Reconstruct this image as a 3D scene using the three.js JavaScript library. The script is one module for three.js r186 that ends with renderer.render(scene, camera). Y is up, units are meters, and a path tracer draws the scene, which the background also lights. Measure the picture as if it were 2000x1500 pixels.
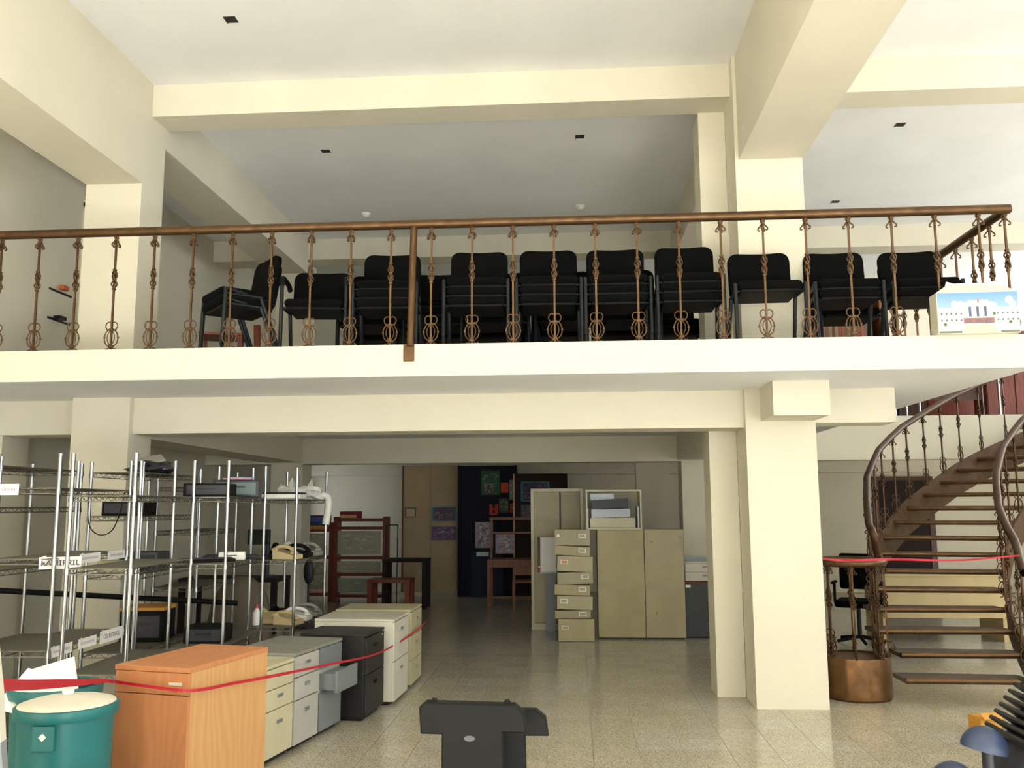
import * as THREE from 'three';
import { RoundedBoxGeometry } from 'three/addons/geometries/RoundedBoxGeometry.js';
import { mergeGeometries } from 'three/addons/utils/BufferGeometryUtils.js';
import { RectAreaLightUniformsLib } from 'three/addons/lights/RectAreaLightUniformsLib.js';

// ---------- camera, sky, daylight, exposure ----------
const scene = new THREE.Scene();
const camera = new THREE.PerspectiveCamera(2 * Math.atan(750 / 1750) * 180 / Math.PI, 4 / 3, 0.05, 100);
camera.rotation.order = 'YXZ';
camera.position.set(0, 1.62, 0);
const D2R = Math.PI / 180;
camera.rotation.set(7.72 * D2R, 3.92 * D2R, -0.27 * D2R);
const renderer = new THREE.WebGLRenderer({ antialias: true });
renderer.toneMapping = THREE.LinearToneMapping;
renderer.toneMappingExposure = 1.26;
renderer.shadowMap.enabled = true;
scene.background = new THREE.Color(0.80, 0.90, 1.0);
scene.backgroundIntensity = 1.0;
RectAreaLightUniformsLib.init();
// daylight entering at each glazed opening: [centre, width, height, facing yaw, intensity]
const DAY = new THREE.Color(0.88, 0.95, 1.0);
const GLAZING = [
  { c: [-2.6, 2.6, 5.86], w: 3.2, h: 3.6, yaw: 0, k: 1.9 },
  { c: [1.4, 2.6, 5.86], w: 3.6, h: 3.6, yaw: 0, k: 2.0 },
  { c: [5.6, 2.6, 5.86], w: 3.6, h: 3.6, yaw: 0, k: 2.2 },
  { c: [9.86, 2.6, 2.2], w: 4.2, h: 3.6, yaw: Math.PI / 2, k: 4.6 },
  { c: [9.86, 2.6, -3.0], w: 4.2, h: 3.6, yaw: Math.PI / 2, k: 1.8 },
  { c: [9.86, 4.0, -10.0], w: 4.4, h: 1.8, yaw: Math.PI / 2, k: 5.0 },
  { c: [9.86, 4.0, -14.9], w: 4.2, h: 1.8, yaw: Math.PI / 2, k: 5.0 },
  { c: [-5.16, 1.5, -16.35], w: 1.3, h: 1.3, yaw: -Math.PI / 2, k: 0.9 },
];
for (const g of GLAZING) {
  const l = new THREE.RectAreaLight(DAY, g.k, g.w, g.h);
  l.name = 'window_daylight';
  l.position.set(...g.c);
  l.rotation.y = g.yaw;           // a rect light shines along its own -z
  scene.add(l);
}

// the sun, high outside the front glazing: its patches fall on the floor just inside the windows
const sun = new THREE.DirectionalLight(new THREE.Color(0.95, 0.975, 1.0), 125);
sun.name = 'sun'; sun.position.set(9.7, 15.6, 23.5); sun.target.position.set(1, 0, 2);
sun.castShadow = true; sun.shadow.mapSize.set(2048, 2048);
Object.assign(sun.shadow.camera, { left: -18, right: 18, top: 18, bottom: -18, near: 0.5, far: 60 });
scene.add(sun, sun.target);

// ---------- helpers ----------
let seed = 7;
const rnd = () => { seed = (seed * 1664525 + 1013904223) >>> 0; return seed / 4294967296; };
const rr = (a, b) => a + (b - a) * rnd();
const names = new Map();
function numbered(n) { const k = names.get(n) ?? 0; names.set(n, k + 1); return k ? n + '_' + String(k).padStart(3, '0') : n; }
const bx = (x0, x1, y0, y1, z0, z1, r = 0) => {
  const w = x1 - x0, h = y1 - y0, d = z1 - z0;
  const g = r > 0 ? new RoundedBoxGeometry(w, h, d, 1, Math.min(r, w / 2.01, h / 2.01, d / 2.01)) : new THREE.BoxGeometry(w, h, d);
  return g.translate((x0 + x1) / 2, (y0 + y1) / 2, (z0 + z1) / 2);
};
const cb = (w, h, d, x, y, z, r = 0, rx = 0, ry = 0, rz = 0) => {   // centred box, turned, then moved
  const g = bx(-w / 2, w / 2, -h / 2, h / 2, -d / 2, d / 2, r);
  if (rx) g.rotateX(rx); if (rz) g.rotateZ(rz); if (ry) g.rotateY(ry);
  return g.translate(x, y, z);
};
const V = (x, y, z) => new THREE.Vector3(x, y, z);
const UPV = V(0, 1, 0);
function bar(p, q, r, seg = 6, r2 = r) {
  const a = V(...p), b = V(...q), d = b.clone().sub(a), len = d.length();
  const g = new THREE.CylinderGeometry(r2, r, len, seg, 1);
  g.applyQuaternion(new THREE.Quaternion().setFromUnitVectors(UPV, d.normalize()));
  return g.translate((a.x + b.x) / 2, (a.y + b.y) / 2, (a.z + b.z) / 2);
}
const tube = (pts, r, n = 16, seg = 6, closed = false) => new THREE.TubeGeometry(new THREE.CatmullRomCurve3(pts.map((p) => V(...p)), closed, 'catmullrom', 0.5), n, r, seg, closed);
const lathe = (pts, seg = 24) => new THREE.LatheGeometry(pts.map((p) => new THREE.Vector2(...p)), seg);
const cyl = (r, h, x, y, z, seg = 16, r2 = r) => new THREE.CylinderGeometry(r2, r, h, seg).translate(x, y, z);
function extrude(pts, depth, bevel = 0) {
  const s = new THREE.Shape(pts.map((p) => new THREE.Vector2(...p)));
  return new THREE.ExtrudeGeometry(s, { depth, bevelEnabled: bevel > 0, bevelSize: bevel, bevelThickness: bevel, bevelSegments: 1, curveSegments: 8 });
}
function merge(list) {
  const gs = (Array.isArray(list) ? list : [list]).map((g) => {
    const n = g.index ? g.toNonIndexed() : g;
    for (const k of Object.keys(n.attributes)) if (!['position', 'normal', 'uv'].includes(k)) n.deleteAttribute(k);
    return n;
  });
  const m = gs.length === 1 ? gs[0] : mergeGeometries(gs);
  m.clearGroups();
  return m;
}
function metric(g, ox = 0, oy = 0) {                     // uv in metres from the face direction
  const p = g.attributes.position, n = g.attributes.normal, uv = new Float32Array(p.count * 2);
  for (let i = 0; i < p.count; i++) {
    const ax = Math.abs(n.getX(i)), ay = Math.abs(n.getY(i)), az = Math.abs(n.getZ(i));
    let u, v;
    if (ay >= ax && ay >= az) { u = p.getX(i); v = p.getZ(i); } else if (ax >= az) { u = p.getZ(i); v = p.getY(i); } else { u = p.getX(i); v = p.getY(i); }
    uv[2 * i] = u + ox; uv[2 * i + 1] = v + oy;
  }
  g.setAttribute('uv', new THREE.BufferAttribute(uv, 2));
  return g;
}
function obj(name, geos, mat, parent = scene) {
  let g = merge(geos);
  if (mat.userData.metric) g = metric(g);
  const m = new THREE.Mesh(g, mat);
  m.name = parent === scene ? numbered(name) : name;
  m.castShadow = m.receiveShadow = true;
  parent.add(m);
  return m;
}
function thing(name, label, category, pos = [0, 0, 0], turn = 0, group) {
  const o = new THREE.Group();
  o.name = numbered(name);
  o.position.set(...pos); o.rotation.y = turn;
  o.userData = { label, category };
  if (group) o.userData.group = group;
  scene.add(o);
  return o;
}
function tag(o, label, category, group) { o.userData = { ...o.userData, label, category }; if (group) o.userData.group = group; return o; }
function struct(name, geos, mat, parent = scene, label) {
  const m = obj(name, geos, mat, parent);
  if (parent === scene) { m.userData.kind = 'structure'; if (label) m.userData.label = label; }
  return m;
}
function dup(root, pos, turn, label, group) {
  const c = root.clone();
  c.name = numbered(root.name.replace(/_\d{3}$/, ''));
  c.position.set(...pos); c.rotation.y = turn;
  c.userData = { ...root.userData };
  if (label) c.userData.label = label;
  if (group) c.userData.group = group;
  scene.add(c);
  return c;
}

// ---------- textures and materials ----------
const hash = (x, y, s) => { let h = (x * 374761393 + y * 668265263 + s * 982451653) | 0; h = Math.imul(h ^ (h >>> 13), 1274126177); return ((h ^ (h >>> 16)) >>> 0) / 4294967296; };
function vnoise(x, y, per, s) {                          // tiling value noise
  const xi = Math.floor(x), yi = Math.floor(y), fx = x - xi, fy = y - yi;
  const u = fx * fx * (3 - 2 * fx), v = fy * fy * (3 - 2 * fy), w = (a) => ((a % per) + per) % per;
  const a = hash(w(xi), w(yi), s), b = hash(w(xi + 1), w(yi), s), c = hash(w(xi), w(yi + 1), s), d = hash(w(xi + 1), w(yi + 1), s);
  return a + (b - a) * u + (c - a) * v + (a - b - c + d) * u * v;
}
function fbm(u, v, per, oct, s) { let t = 0, a = 0.5, n = 0; for (let o = 0; o < oct; o++) { t += a * vnoise(u * per, v * per, per, s + o); n += a; a /= 2; per *= 2; } return t / n; }
function dataTex(n, fn, size, srgb = true) {             // fn(u, v) -> [r, g, b] 0..1; size = metres per repeat
  const d = new Uint8Array(n * n * 4);
  for (let y = 0; y < n; y++) for (let x = 0; x < n; x++) {
    const c = fn(x / n, y / n, x, y), i = (y * n + x) * 4;
    for (let k = 0; k < 3; k++) d[i + k] = Math.max(0, Math.min(255, c[k] * 255));
    d[i + 3] = 255;
  }
  const t = new THREE.DataTexture(d, n, n);
  t.wrapS = t.wrapT = THREE.RepeatWrapping;
  t.magFilter = THREE.LinearFilter; t.minFilter = THREE.LinearMipmapLinearFilter; t.generateMipmaps = true;
  if (srgb) t.colorSpace = THREE.SRGBColorSpace;
  t.repeat.set(1 / size, 1 / size);
  t.needsUpdate = true;
  return t;
}
const grey = (x) => [x, x, x];
const PLASTER = dataTex(256, (u, v) => grey(0.955 + 0.045 * fbm(u, v, 4, 5, 3)), 2.2);
const PLASTER_BUMP = dataTex(256, (u, v) => grey(0.6 * fbm(u, v, 6, 3, 11) + 0.4 * fbm(u, v, 40, 2, 5)), 1.1, false);
const TERRAZZO = dataTex(512, (u, v, x, y) => {
  const c = hash(x >> 1, y >> 1, 9), c2 = hash(x >> 2, y >> 2, 17), m = 0.95 + 0.05 * fbm(u, v, 5, 4, 21);
  let b = [0.74, 0.71, 0.64];
  if (c < 0.16) b = [0.84, 0.82, 0.76]; else if (c < 0.30) b = [0.56, 0.53, 0.48]; else if (c < 0.36) b = [0.40, 0.38, 0.34];
  if (c2 < 0.07) b = [0.80, 0.76, 0.68]; else if (c2 > 0.95) b = [0.52, 0.48, 0.42];
  return b.map((q) => q * m);
}, 0.9);
const FLOOR_ROUGH = dataTex(256, (u, v) => grey(0.16 + 0.14 * fbm(u, v, 4, 5, 33)), 2.6, false);
function woodTex(dark, light, s, size = 1.0) {
  return dataTex(256, (u, v) => {
    const w = fbm(u, v * 0.25 + 0.01, 4, 3, s), g = 0.5 + 0.5 * Math.sin((u * 14 + w * 5) * 6.283), f = fbm(u * 8, v, 8, 3, s + 5);
    const t = 0.45 * g + 0.55 * f;
    return [0, 1, 2].map((k) => dark[k] + (light[k] - dark[k]) * t);
  }, size);
}
const FABRIC = dataTex(128, (u, v, x, y) => grey(0.80 + 0.20 * hash(x, y, 2) * (0.6 + 0.4 * ((x + y) & 1))), 0.12);
const SCUFF = dataTex(256, (u, v) => grey(0.90 + 0.10 * fbm(u, v, 5, 5, 55)), 0.8);
const BRONZE = dataTex(256, (u, v) => { const f = fbm(u, v, 8, 4, 61); return [0.35 + 0.20 * f, 0.28 + 0.17 * f, 0.205 + 0.13 * f]; }, 0.5);
function M(o, isMetric = true) { const m = new THREE.MeshStandardMaterial(o); m.userData.metric = isMetric; m.side = o.side ?? THREE.FrontSide; return m; }
const paint = (hex, rough = 0.85) => M({ color: hex, map: PLASTER, bumpMap: PLASTER_BUMP, bumpScale: 0.0015, roughness: rough });
const steel = (hex, rough = 0.5) => M({ color: hex, map: SCUFF, roughness: rough, metalness: 0.0 });
const plain = (hex, rough = 0.6, metal = 0) => M({ color: hex, roughness: rough, metalness: metal }, false);
const matte = (hex, rough, spec) => { const m = new THREE.MeshPhysicalMaterial({ color: hex, roughness: rough, specularIntensity: spec }); m.userData.metric = false; return m; };
const mat = {
  wall: paint('#dfd8c3'), ceiling: paint('#f5f5f3', 0.9), skirting: paint('#e6dcc0', 0.7),
  grout: plain('#a59d88', 0.7),
  frame: plain('#5b564c', 0.5),
  bronze: M({ map: BRONZE, color: '#d6c6b8', roughness: 0.38, metalness: 0.75 }), bronzeDark: M({ map: BRONZE, color: '#b09c88', roughness: 0.45, metalness: 0.7 }),
  drum: M({ map: BRONZE, color: '#f2d8b4', roughness: 0.34, metalness: 0.7 }),
  stair: M({ map: BRONZE, color: '#b59a7c', roughness: 0.5, metalness: 0.45 }), treadTop: steel('#5a5148', 0.6),
  chrome: plain('#a4a6a8', 0.2, 1.0), wire: plain('#716e63', 0.42, 0.8),
  blackFabric: (() => { const m = new THREE.MeshPhysicalMaterial({ color: '#0a0a09', map: FABRIC, roughness: 1, specularIntensity: 0.25 }); m.userData.metric = true; return m; })(), blackPlastic: matte('#0e0e0c', 0.6, 0.3), blackTube: matte('#1b1e1e', 0.45, 0.5),
  white: plain('#e9e7df', 0.5), paper: plain('#efece4', 0.85), black: plain('#131312', 0.5), rubber: plain('#20201e', 0.8),
  teal: M({ color: '#136a6b', map: SCUFF, roughness: 0.42 }), tealDark: plain('#17756d', 0.45), lid: plain('#d9d4c2', 0.5),
  orangeWood: M({ map: woodTex([0.72, 0.46, 0.29], [0.77, 0.52, 0.34], 71, 0.9), roughness: 0.38 }), lightWood: M({ map: woodTex([0.74, 0.55, 0.34], [0.80, 0.62, 0.41], 72, 0.9), roughness: 0.42 }),
  cream: steel('#cfc6a4', 0.42), greySteel: steel('#b9b6ac', 0.4), blackSteel: steel('#1d1c1a', 0.45), whiteSteel: steel('#d2cebd', 0.45), tanSteel: steel('#bdb48f', 0.45),
  oliveSteel: steel('#b2a67c', 0.5), oliveSteel2: steel('#a99f7c', 0.5), oliveSteel3: steel('#b5aa86', 0.5), darkGrey: steel('#3e4043', 0.5), blueGreyTop: steel('#8f8e84', 0.4),
  alu: plain('#969c9f', 0.42, 0.6), foil: plain('#9a9c9c', 0.35, 0.7),
  redWood: M({ map: woodTex([0.36, 0.14, 0.07], [0.52, 0.22, 0.11], 73, 0.7), roughness: 0.4 }), brownWood: M({ map: woodTex([0.24, 0.13, 0.07], [0.36, 0.21, 0.12], 74, 0.7), roughness: 0.5 }),
  midWood: M({ map: woodTex([0.42, 0.24, 0.11], [0.55, 0.33, 0.17], 75, 0.7), roughness: 0.45 }), darkWood: M({ map: woodTex([0.10, 0.05, 0.03], [0.17, 0.09, 0.06], 76, 0.7), roughness: 0.8 }),
  panel: M({ color: '#b7a179', map: SCUFF, roughness: 0.8 }), navy: M({ color: '#131a33', map: SCUFF, roughness: 0.7 }), navyDark: M({ color: '#0d1020', map: SCUFF, roughness: 0.8 }),
  red: plain('#b3122b', 0.5), phone: plain('#cdb98a', 0.5), phoneGrey: plain('#8d8b84', 0.5), bag: M({ color: '#dcdad2', roughness: 0.6, side: THREE.DoubleSide }, false),
  blueMachine: plain('#232b45', 0.4), blueCap: plain('#27334e', 0.4), slate: plain('#1d1f28', 0.5), greyPlastic: steel('#8d9294', 0.45), yellow: plain('#c48a2c', 0.6), desk: steel('#cdb684', 0.5),
  pane: new THREE.MeshPhysicalMaterial({ color: '#ffffff', transmission: 1, thickness: 0, roughness: 0.02 }),
};
function canvasMat(w, h, draw, rough = 0.7) {
  const c = document.createElement('canvas'); c.width = w; c.height = h;
  draw(c.getContext('2d'), w, h);
  const t = new THREE.CanvasTexture(c); t.colorSpace = THREE.SRGBColorSpace;
  return M({ map: t, roughness: rough }, false);
}
function sheet(w, h, t = 0.002) {                        // thin board facing +z; only its front takes the whole print
  const g = new THREE.BoxGeometry(w, h, t);
  const n = g.attributes.normal, uv = g.attributes.uv;
  for (let i = 0; i < uv.count; i++) if (n.getZ(i) < 0.5) uv.setXY(i, 0.01, 0.01);
  return g;
}

// ---------- the building ----------
const CEIL = 5.53, SOF = 2.58, DECK = 2.815, ZS = -6.52, XL = -5.3, XR = 10, ZB = -17.3, ZF = 6, XO = 3.3, ZO = -12.6;
const COLX = [[-4.39, -3.87], [1.43, 2.0]];
{
  const floor = struct('floor', bx(XL - 0.2, XR + 0.2, -0.25, -0.004, ZB - 0.2, ZF + 0.2), mat.grout, scene, 'glossy speckled terrazzo tile floor of the ground storey');
  const T = 0.3, tints = [0xffffff, 0xfaf8f2, 0xf6f4ec, 0xfdfaf4], geos = [], mats = tints.map((t, k) => M({ color: t, map: TERRAZZO, roughness: 0.15 + 0.012 * k }, false));
  for (let k = 0; k < 4; k++) geos.push(metric(merge(bx(-T / 2 + 0.0015, T / 2 - 0.0015, -0.006, 0, -T / 2 + 0.0015, T / 2 - 0.0015)), 0.31 * k, 0.47 * k));
  const cells = [], rest = [[], [], [], []];
  camera.updateMatrixWorld(); camera.aspect = 4 / 3; camera.updateProjectionMatrix();
  for (let i = 0; i < 51; i++) for (let j = 0; j < 77; j++) {
    const x = XL + T * (i + 0.5), z = ZF - 0.15 - T * j;
    if (x > XR || z < ZB) continue;
    const p = V(x, 0, z).project(camera), seen = z < -3 && Math.abs(p.x) < 1.02 && Math.abs(p.y) < 1.03;
    // floor really in view: the open aisle and the foot of the stair
    const open = seen && (x > -1.7 && x < 3.9 && z > -10.9 || x > -2.2 && x < -0.6 && z > -15.5);
    cells.push({ x, z, d: open ? Math.hypot(x, z) : 1e3 + Math.hypot(x, z), k: (i * 7 + j * 3 + ((i * j) % 5)) % 4 });
  }
  cells.sort((a, b) => a.d - b.d);
  cells.forEach((c, n) => {
    if (n < 290) {
      const m = new THREE.Mesh(geos[c.k], mats[(c.k * 3 + n) % 4]);
      m.name = 'tile'; m.position.set(c.x, 0, c.z); m.castShadow = m.receiveShadow = true; floor.add(m);
    } else rest[c.k].push(metric(merge(bx(-T / 2 + 0.0015, T / 2 - 0.0015, -0.006, 0, -T / 2 + 0.0015, T / 2 - 0.0015)), 0.31 * c.k, 0.47 * c.k).translate(c.x, 0, c.z));
  });
  const m = new THREE.Mesh(merge(rest.flat()), mats[0]);
  m.name = 'tiles'; m.userData.kind = 'stuff'; m.castShadow = m.receiveShadow = true; floor.add(m);
}
struct('ceiling', bx(XL - 0.2, XR + 0.2, CEIL, CEIL + 0.25, ZB - 0.2, ZF + 0.2), mat.ceiling, scene, 'white plastered ceiling of the double-height hall');
struct('wall_left', [bx(XL - 0.2, XL, 0, CEIL, -15.7, ZF + 0.2), bx(XL - 0.2, XL, 0, CEIL, ZB - 0.2, -17.0), bx(XL - 0.2, XL, 0, 0.85, -17.0, -15.7), bx(XL - 0.2, XL, 2.15, CEIL, -17.0, -15.7)], mat.wall, scene, 'cream side wall beyond the racks');
struct('wall_back', bx(XL, XR, 0, CEIL, ZB - 0.2, ZB), mat.wall, scene, 'cream back wall behind the stored furniture');
{ // front and right walls, open where the glazing stands
  const zf0 = ZF, zf1 = ZF + 0.2, s = [];
  s.push(bx(XL, XR, 0, 0.8, zf0, zf1), bx(XL, XR, 4.4, CEIL, zf0, zf1));
  const edges = [XL, -4.2, -1.0, -0.4, 3.2, 3.8, 7.4, XR];
  for (let i = 0; i < edges.length; i += 2) s.push(bx(edges[i], edges[i + 1], 0.8, 4.4, zf0, zf1));
  struct('wall_front', s, mat.wall, scene, 'cream front wall with tall glazed openings');
  const X1 = XR + 0.2, r = [bx(XR, X1, 0, 0.8, -5.1, ZF), bx(XR, X1, 4.4, CEIL, -5.1, ZF), bx(XR, X1, 0, CEIL, ZB, -17.0), bx(XR, X1, 3.1, 4.9, -12.8, -12.2), bx(XR, X1, 0, 3.1, -17.0, -7.8), bx(XR, X1, 4.9, CEIL, -17.0, -7.8), bx(XR, X1, 0, CEIL, -7.8, -5.1)];
  const ze = [-0.9, 0.1, 4.3, ZF];
  for (let i = 0; i < ze.length; i += 2) r.push(bx(XR, X1, 0.8, 4.4, ze[i], ze[i + 1]));
  struct('wall_right', r, mat.wall, scene, 'cream right wall with tall glazed openings');
  GLAZING.forEach((g, i) => {
    const win = new THREE.Group(); win.name = 'window_' + (i + 1); win.userData = { kind: 'structure', label: 'tall glazed opening with dark metal frame' };
    const along = g.yaw === 0, w = g.w, hh = g.h / 2;
    const f = [];
    const add = (u0, u1, y0, y1) => f.push(along ? bx(u0, u1, y0, y1, -0.04, 0.04) : bx(-0.04, 0.04, y0, y1, u0, u1));
    add(-w / 2, -w / 2 + 0.06, -hh, hh); add(w / 2 - 0.06, w / 2, -hh, hh); add(-w / 2, w / 2, -hh, -hh + 0.06); add(-w / 2, w / 2, hh - 0.06, hh);
    for (const u of [-w / 6, w / 6]) add(u - 0.025, u + 0.025, -hh + 0.06, hh - 0.06);
    obj('window_frame', f, mat.frame, win);
    for (let k = -1; k <= 1; k++) obj('pane', along ? bx(k * w / 3 - w / 6 + 0.03, k * w / 3 + w / 6 - 0.03, -hh + 0.07, hh - 0.07, -0.004, 0.004) : bx(-0.004, 0.004, -hh + 0.07, hh - 0.07, k * w / 3 - w / 6 + 0.03, k * w / 3 + w / 6 - 0.03), mat.pane, win);
    win.position.set(along ? g.c[0] : g.yaw > 0 ? XR + 0.1 : XL - 0.1, g.c[1], along ? ZF + 0.1 : g.c[2]);
    scene.add(win);
  });
}
// mezzanine slab with the stair opening
struct('mezzanine_slab', [bx(XL, XO, SOF, DECK, ZB, ZS), bx(XO, XR, SOF, DECK, ZB, ZO)], mat.wall, scene, 'cream mezzanine slab with plain fascia carrying the railing');
struct('mezzanine_soffit', [bx(XL, XO - 0.004, SOF - 0.004, SOF, ZB, ZS - 0.004), bx(XO, XR, SOF - 0.004, SOF, ZB, ZO - 0.004)], mat.ceiling, scene, 'white painted underside of the mezzanine slab');
struct('mezzanine_floor', [bx(XL, XO - 0.03, DECK, DECK + 0.006, ZB, ZS - 0.04), bx(XO - 0.03, XR, DECK, DECK + 0.006, ZB, ZO - 0.04)], M({ color: '#ffffff', map: TERRAZZO, roughness: 0.4 }), scene, 'speckled tile floor of the mezzanine');
// columns
const ZC = -7.55;
for (const [i, [a, b]] of COLX.entries()) {
  const s = i ? 'carrying the cantilever bracket beside the stair' : 'beside the wire racks';
  struct('column', bx(a, b, 0, SOF, ZC - 0.42, ZC), mat.wall, scene, 'cream square concrete column ' + s);
  struct('upper_column', bx(a, b, DECK, i ? 4.58 : 4.53, ZC - 0.42, ZC), mat.wall, scene, i ? 'cream upper column behind the single visitor chair' : 'cream upper column at the left end of the chairs');
  struct('far_column', bx(a + 0.06, b, 0, SOF, ZO - 0.45, ZO - 0.02), mat.wall, scene, i ? 'cream far column beside the dark grey cabinet' : 'cream far column beyond the wire racks');
  struct('far_upper_column', bx(a + 0.06, b, DECK, 5.2, ZO - 0.45, ZO - 0.02), mat.wall, scene, i ? 'cream far upper column behind the chairs' : 'cream far upper column by the side wall');
}
struct('pilaster', bx(1.19, 1.43, 0, SOF, -8.36, -8.0), mat.wall, scene, 'narrow cream pilaster set back beside the bracketed column');
struct('upper_pilaster', bx(1.19, 1.43, DECK, 5.22, -8.36, -8.0), mat.wall, scene, 'narrow cream pilaster rising to the upper cross beam');
struct('side_pier', [bx(XL, XL + 0.12, 0, SOF, -8.2, -7.8)], mat.wall, scene, 'shallow cream pier on the side wall');
// upper beams
struct('ceiling_beam', bx(COLX[0][0], COLX[0][1], 4.53, CEIL, ZC, ZF), mat.wall, scene, 'deep cream ceiling beam running to the column by the racks');
struct('ceiling_beam', bx(1.46, 2.01, 4.58, CEIL, ZC, ZF), mat.wall, scene, 'deep cream ceiling beam running to the bracketed column');
struct('ceiling_beam', bx(1.43, 2.0, 4.58, CEIL, ZC - 0.42, ZC), mat.wall, scene, 'cream beam head over the bracketed column');
struct('ceiling_beam', bx(COLX[0][0], COLX[0][1], 4.53, CEIL, ZC - 0.42, ZC), mat.wall, scene, 'cream beam head over the column by the racks');
struct('cross_beam', bx(COLX[0][1], 1.43, 5.22, CEIL, -8.02, -7.68), mat.wall, scene, 'cream cross beam over the middle bay above the railing');
struct('cross_beam', bx(2.0, XR, 5.22, CEIL, -8.02, -7.68), mat.wall, scene, 'bright cream cross beam over the bay above the stair');
struct('cross_beam', bx(XL, COLX[0][0], 5.22, CEIL, -8.02, -7.68), mat.wall, scene, 'short cream cross beam reaching the side wall');
struct('inner_beam', bx(COLX[0][0], COLX[0][1], 5.02, CEIL, ZO, -7.97), mat.wall, scene, 'shaded beam along the side wall over the mezzanine');
struct('inner_beam', bx(1.43, 2.0, 5.02, CEIL, ZO, -7.97), mat.wall, scene, 'shaded beam over the mezzanine behind the narrow pilaster');
struct('far_cross_beam', bx(XL, XR, 5.22, CEIL, ZO - 0.4, ZO), mat.wall, scene, 'far cream cross beam over the mezzanine');
// lower beams
struct('lower_beam', bx(COLX[0][1], 1.43, 2.26, SOF, -8.0, -7.62), mat.wall, scene, 'cream beam under the mezzanine between the two columns');
struct('lower_beam', bx(XL, COLX[0][0], 2.27, SOF, -8.1, -7.75), mat.wall, scene, 'cream beam under the mezzanine between column and side wall');
struct('lower_beam', bx(2.0, 2.67, 2.29, SOF, -7.95, -7.6), mat.wall, scene, 'short cream cantilever beam ending beside the stair');
struct('bracket', bx(1.555, 1.99, 2.305, SOF, ZC, -7.06), mat.wall, scene, 'square cream concrete bracket under the slab edge');
struct('lower_side_beam', bx(COLX[0][0], COLX[0][1], 2.24, SOF, ZO, -7.97), mat.wall, scene, 'shaded lower beam running back over the racks');
struct('lower_side_beam', bx(1.43, 2.0, 2.24, SOF, ZO, -7.97), mat.wall, scene, 'shaded lower beam running back behind the narrow pilaster');
struct('far_lower_beam', bx(XL, XR, 2.22, SOF, ZO - 0.35, ZO), mat.wall, scene, 'far cream beam at the rear edge of the stair opening');
struct('far_lower_beam', bx(XL, XR, 2.2, SOF, ZB, ZB + 0.35), mat.wall, scene, 'dark beam along the back wall');
struct('wall_return', bx(0.98, 1.5, 0, SOF, -14.6, -14.4), mat.wall, scene, 'cream wall return behind the filing cabinets');
struct('trim_1', bx(XL, XR, 0, 0.08, ZB, ZB + 0.015), mat.skirting);
// ceiling fittings
const holes = [[-2.717, -6.62, 'above the railing bay near the deep beam'], [-2.697, -9.35, 'behind the cross beam toward the side wall'], [0.114, -9.18, 'behind the cross beam over the middle chairs'], [3.44, -9.14, 'behind the bright cross beam over the stair bay'], [3.455, -11.54, 'deep over the stair bay near the far beam']];
for (const [x, z, w] of holes) {
  const h = thing('ceiling_hole', 'small dark square cut-out in the ceiling ' + w, 'ceiling hole', [x, CEIL, z]);
  obj('box', [bx(-0.045, 0.045, -0.003, 0.0, -0.045, 0.045)], mat.black, h);
  obj('rim', [bx(-0.052, -0.044, -0.006, 0, -0.048, 0.048)], mat.brownWood, h);
}
for (const [x, z, w] of [[-2.75, -11.5, 'toward the side wall'], [0.128, -11.42, 'over the middle of the mezzanine']]) {
  const h = thing('smoke_detector', 'small white round smoke detector on the ceiling ' + w, 'smoke detector', [x, CEIL, z]);
  obj('base', cyl(0.06, 0.02, 0, -0.01, 0, 20), mat.white, h);
  obj('head', lathe([[0.001, -0.055], [0.03, -0.052], [0.045, -0.03], [0.047, -0.02]], 20), mat.white, h);
}

// ---------- balusters, railing ----------
const BL = 0.90;                                         // baluster length
const balShaft = (() => {
  const g = [cb(0.014, BL, 0.014, 0, BL / 2, 0)];
  // twisted basket at mid height
  const y0 = 0.48;
  for (let k = 0; k < 4; k++) { const pts = []; for (let i = 0; i <= 8; i++) { const t = i / 8, a = k * Math.PI / 2 + t * 4.5, r = 0.004 + 0.017 * Math.abs(Math.sin(t * Math.PI * 2)); pts.push([r * Math.cos(a), y0 + t * 0.14, r * Math.sin(a)]); } g.push(tube(pts, 0.006, 14, 5)); }
  for (const y of [0.475, 0.55, 0.625]) g.push(cb(0.026, 0.014, 0.026, 0, y, 0, 0.003));
  return merge(g);
})();
const balScroll = (() => {                               // lyre-shaped scrolls at the foot
  const g = [];
  for (const s of [-1, 1]) {
    g.push(tube([[0, 0.205, 0], [s * 0.02, 0.218, 0], [s * 0.042, 0.205, 0], [s * 0.046, 0.18, 0], [s * 0.03, 0.155, 0.004], [s * 0.012, 0.15, 0.004]], 0.0048, 14, 5));
    g.push(tube([[s * 0.014, 0.165, 0], [s * 0.04, 0.14, 0], [s * 0.054, 0.10, 0], [s * 0.045, 0.055, 0], [s * 0.018, 0.028, 0], [s * 0.02, 0.012, 0], [s * 0.045, 0.008, 0]], 0.0052, 18, 5));
    g.push(tube([[s * 0.006, 0.15, 0.006], [s * 0.026, 0.12, 0.006], [s * 0.028, 0.08, 0.006], [s * 0.008, 0.035, 0.006]], 0.004, 10, 4));
    g.push(cb(0.016, 0.012, 0.012, s * 0.054, 0.098, 0, 0.003));
    g.push(cb(0.022, 0.008, 0.010, s * 0.03, 0.158, 0.002, 0.002, 0, 0, s * 0.6));
  }
  g.push(cb(0.03, 0.016, 0.022, 0, 0.155, 0, 0.004), cb(0.034, 0.02, 0.024, 0, 0.03, 0, 0.004));
  return merge(g);
})();
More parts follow.
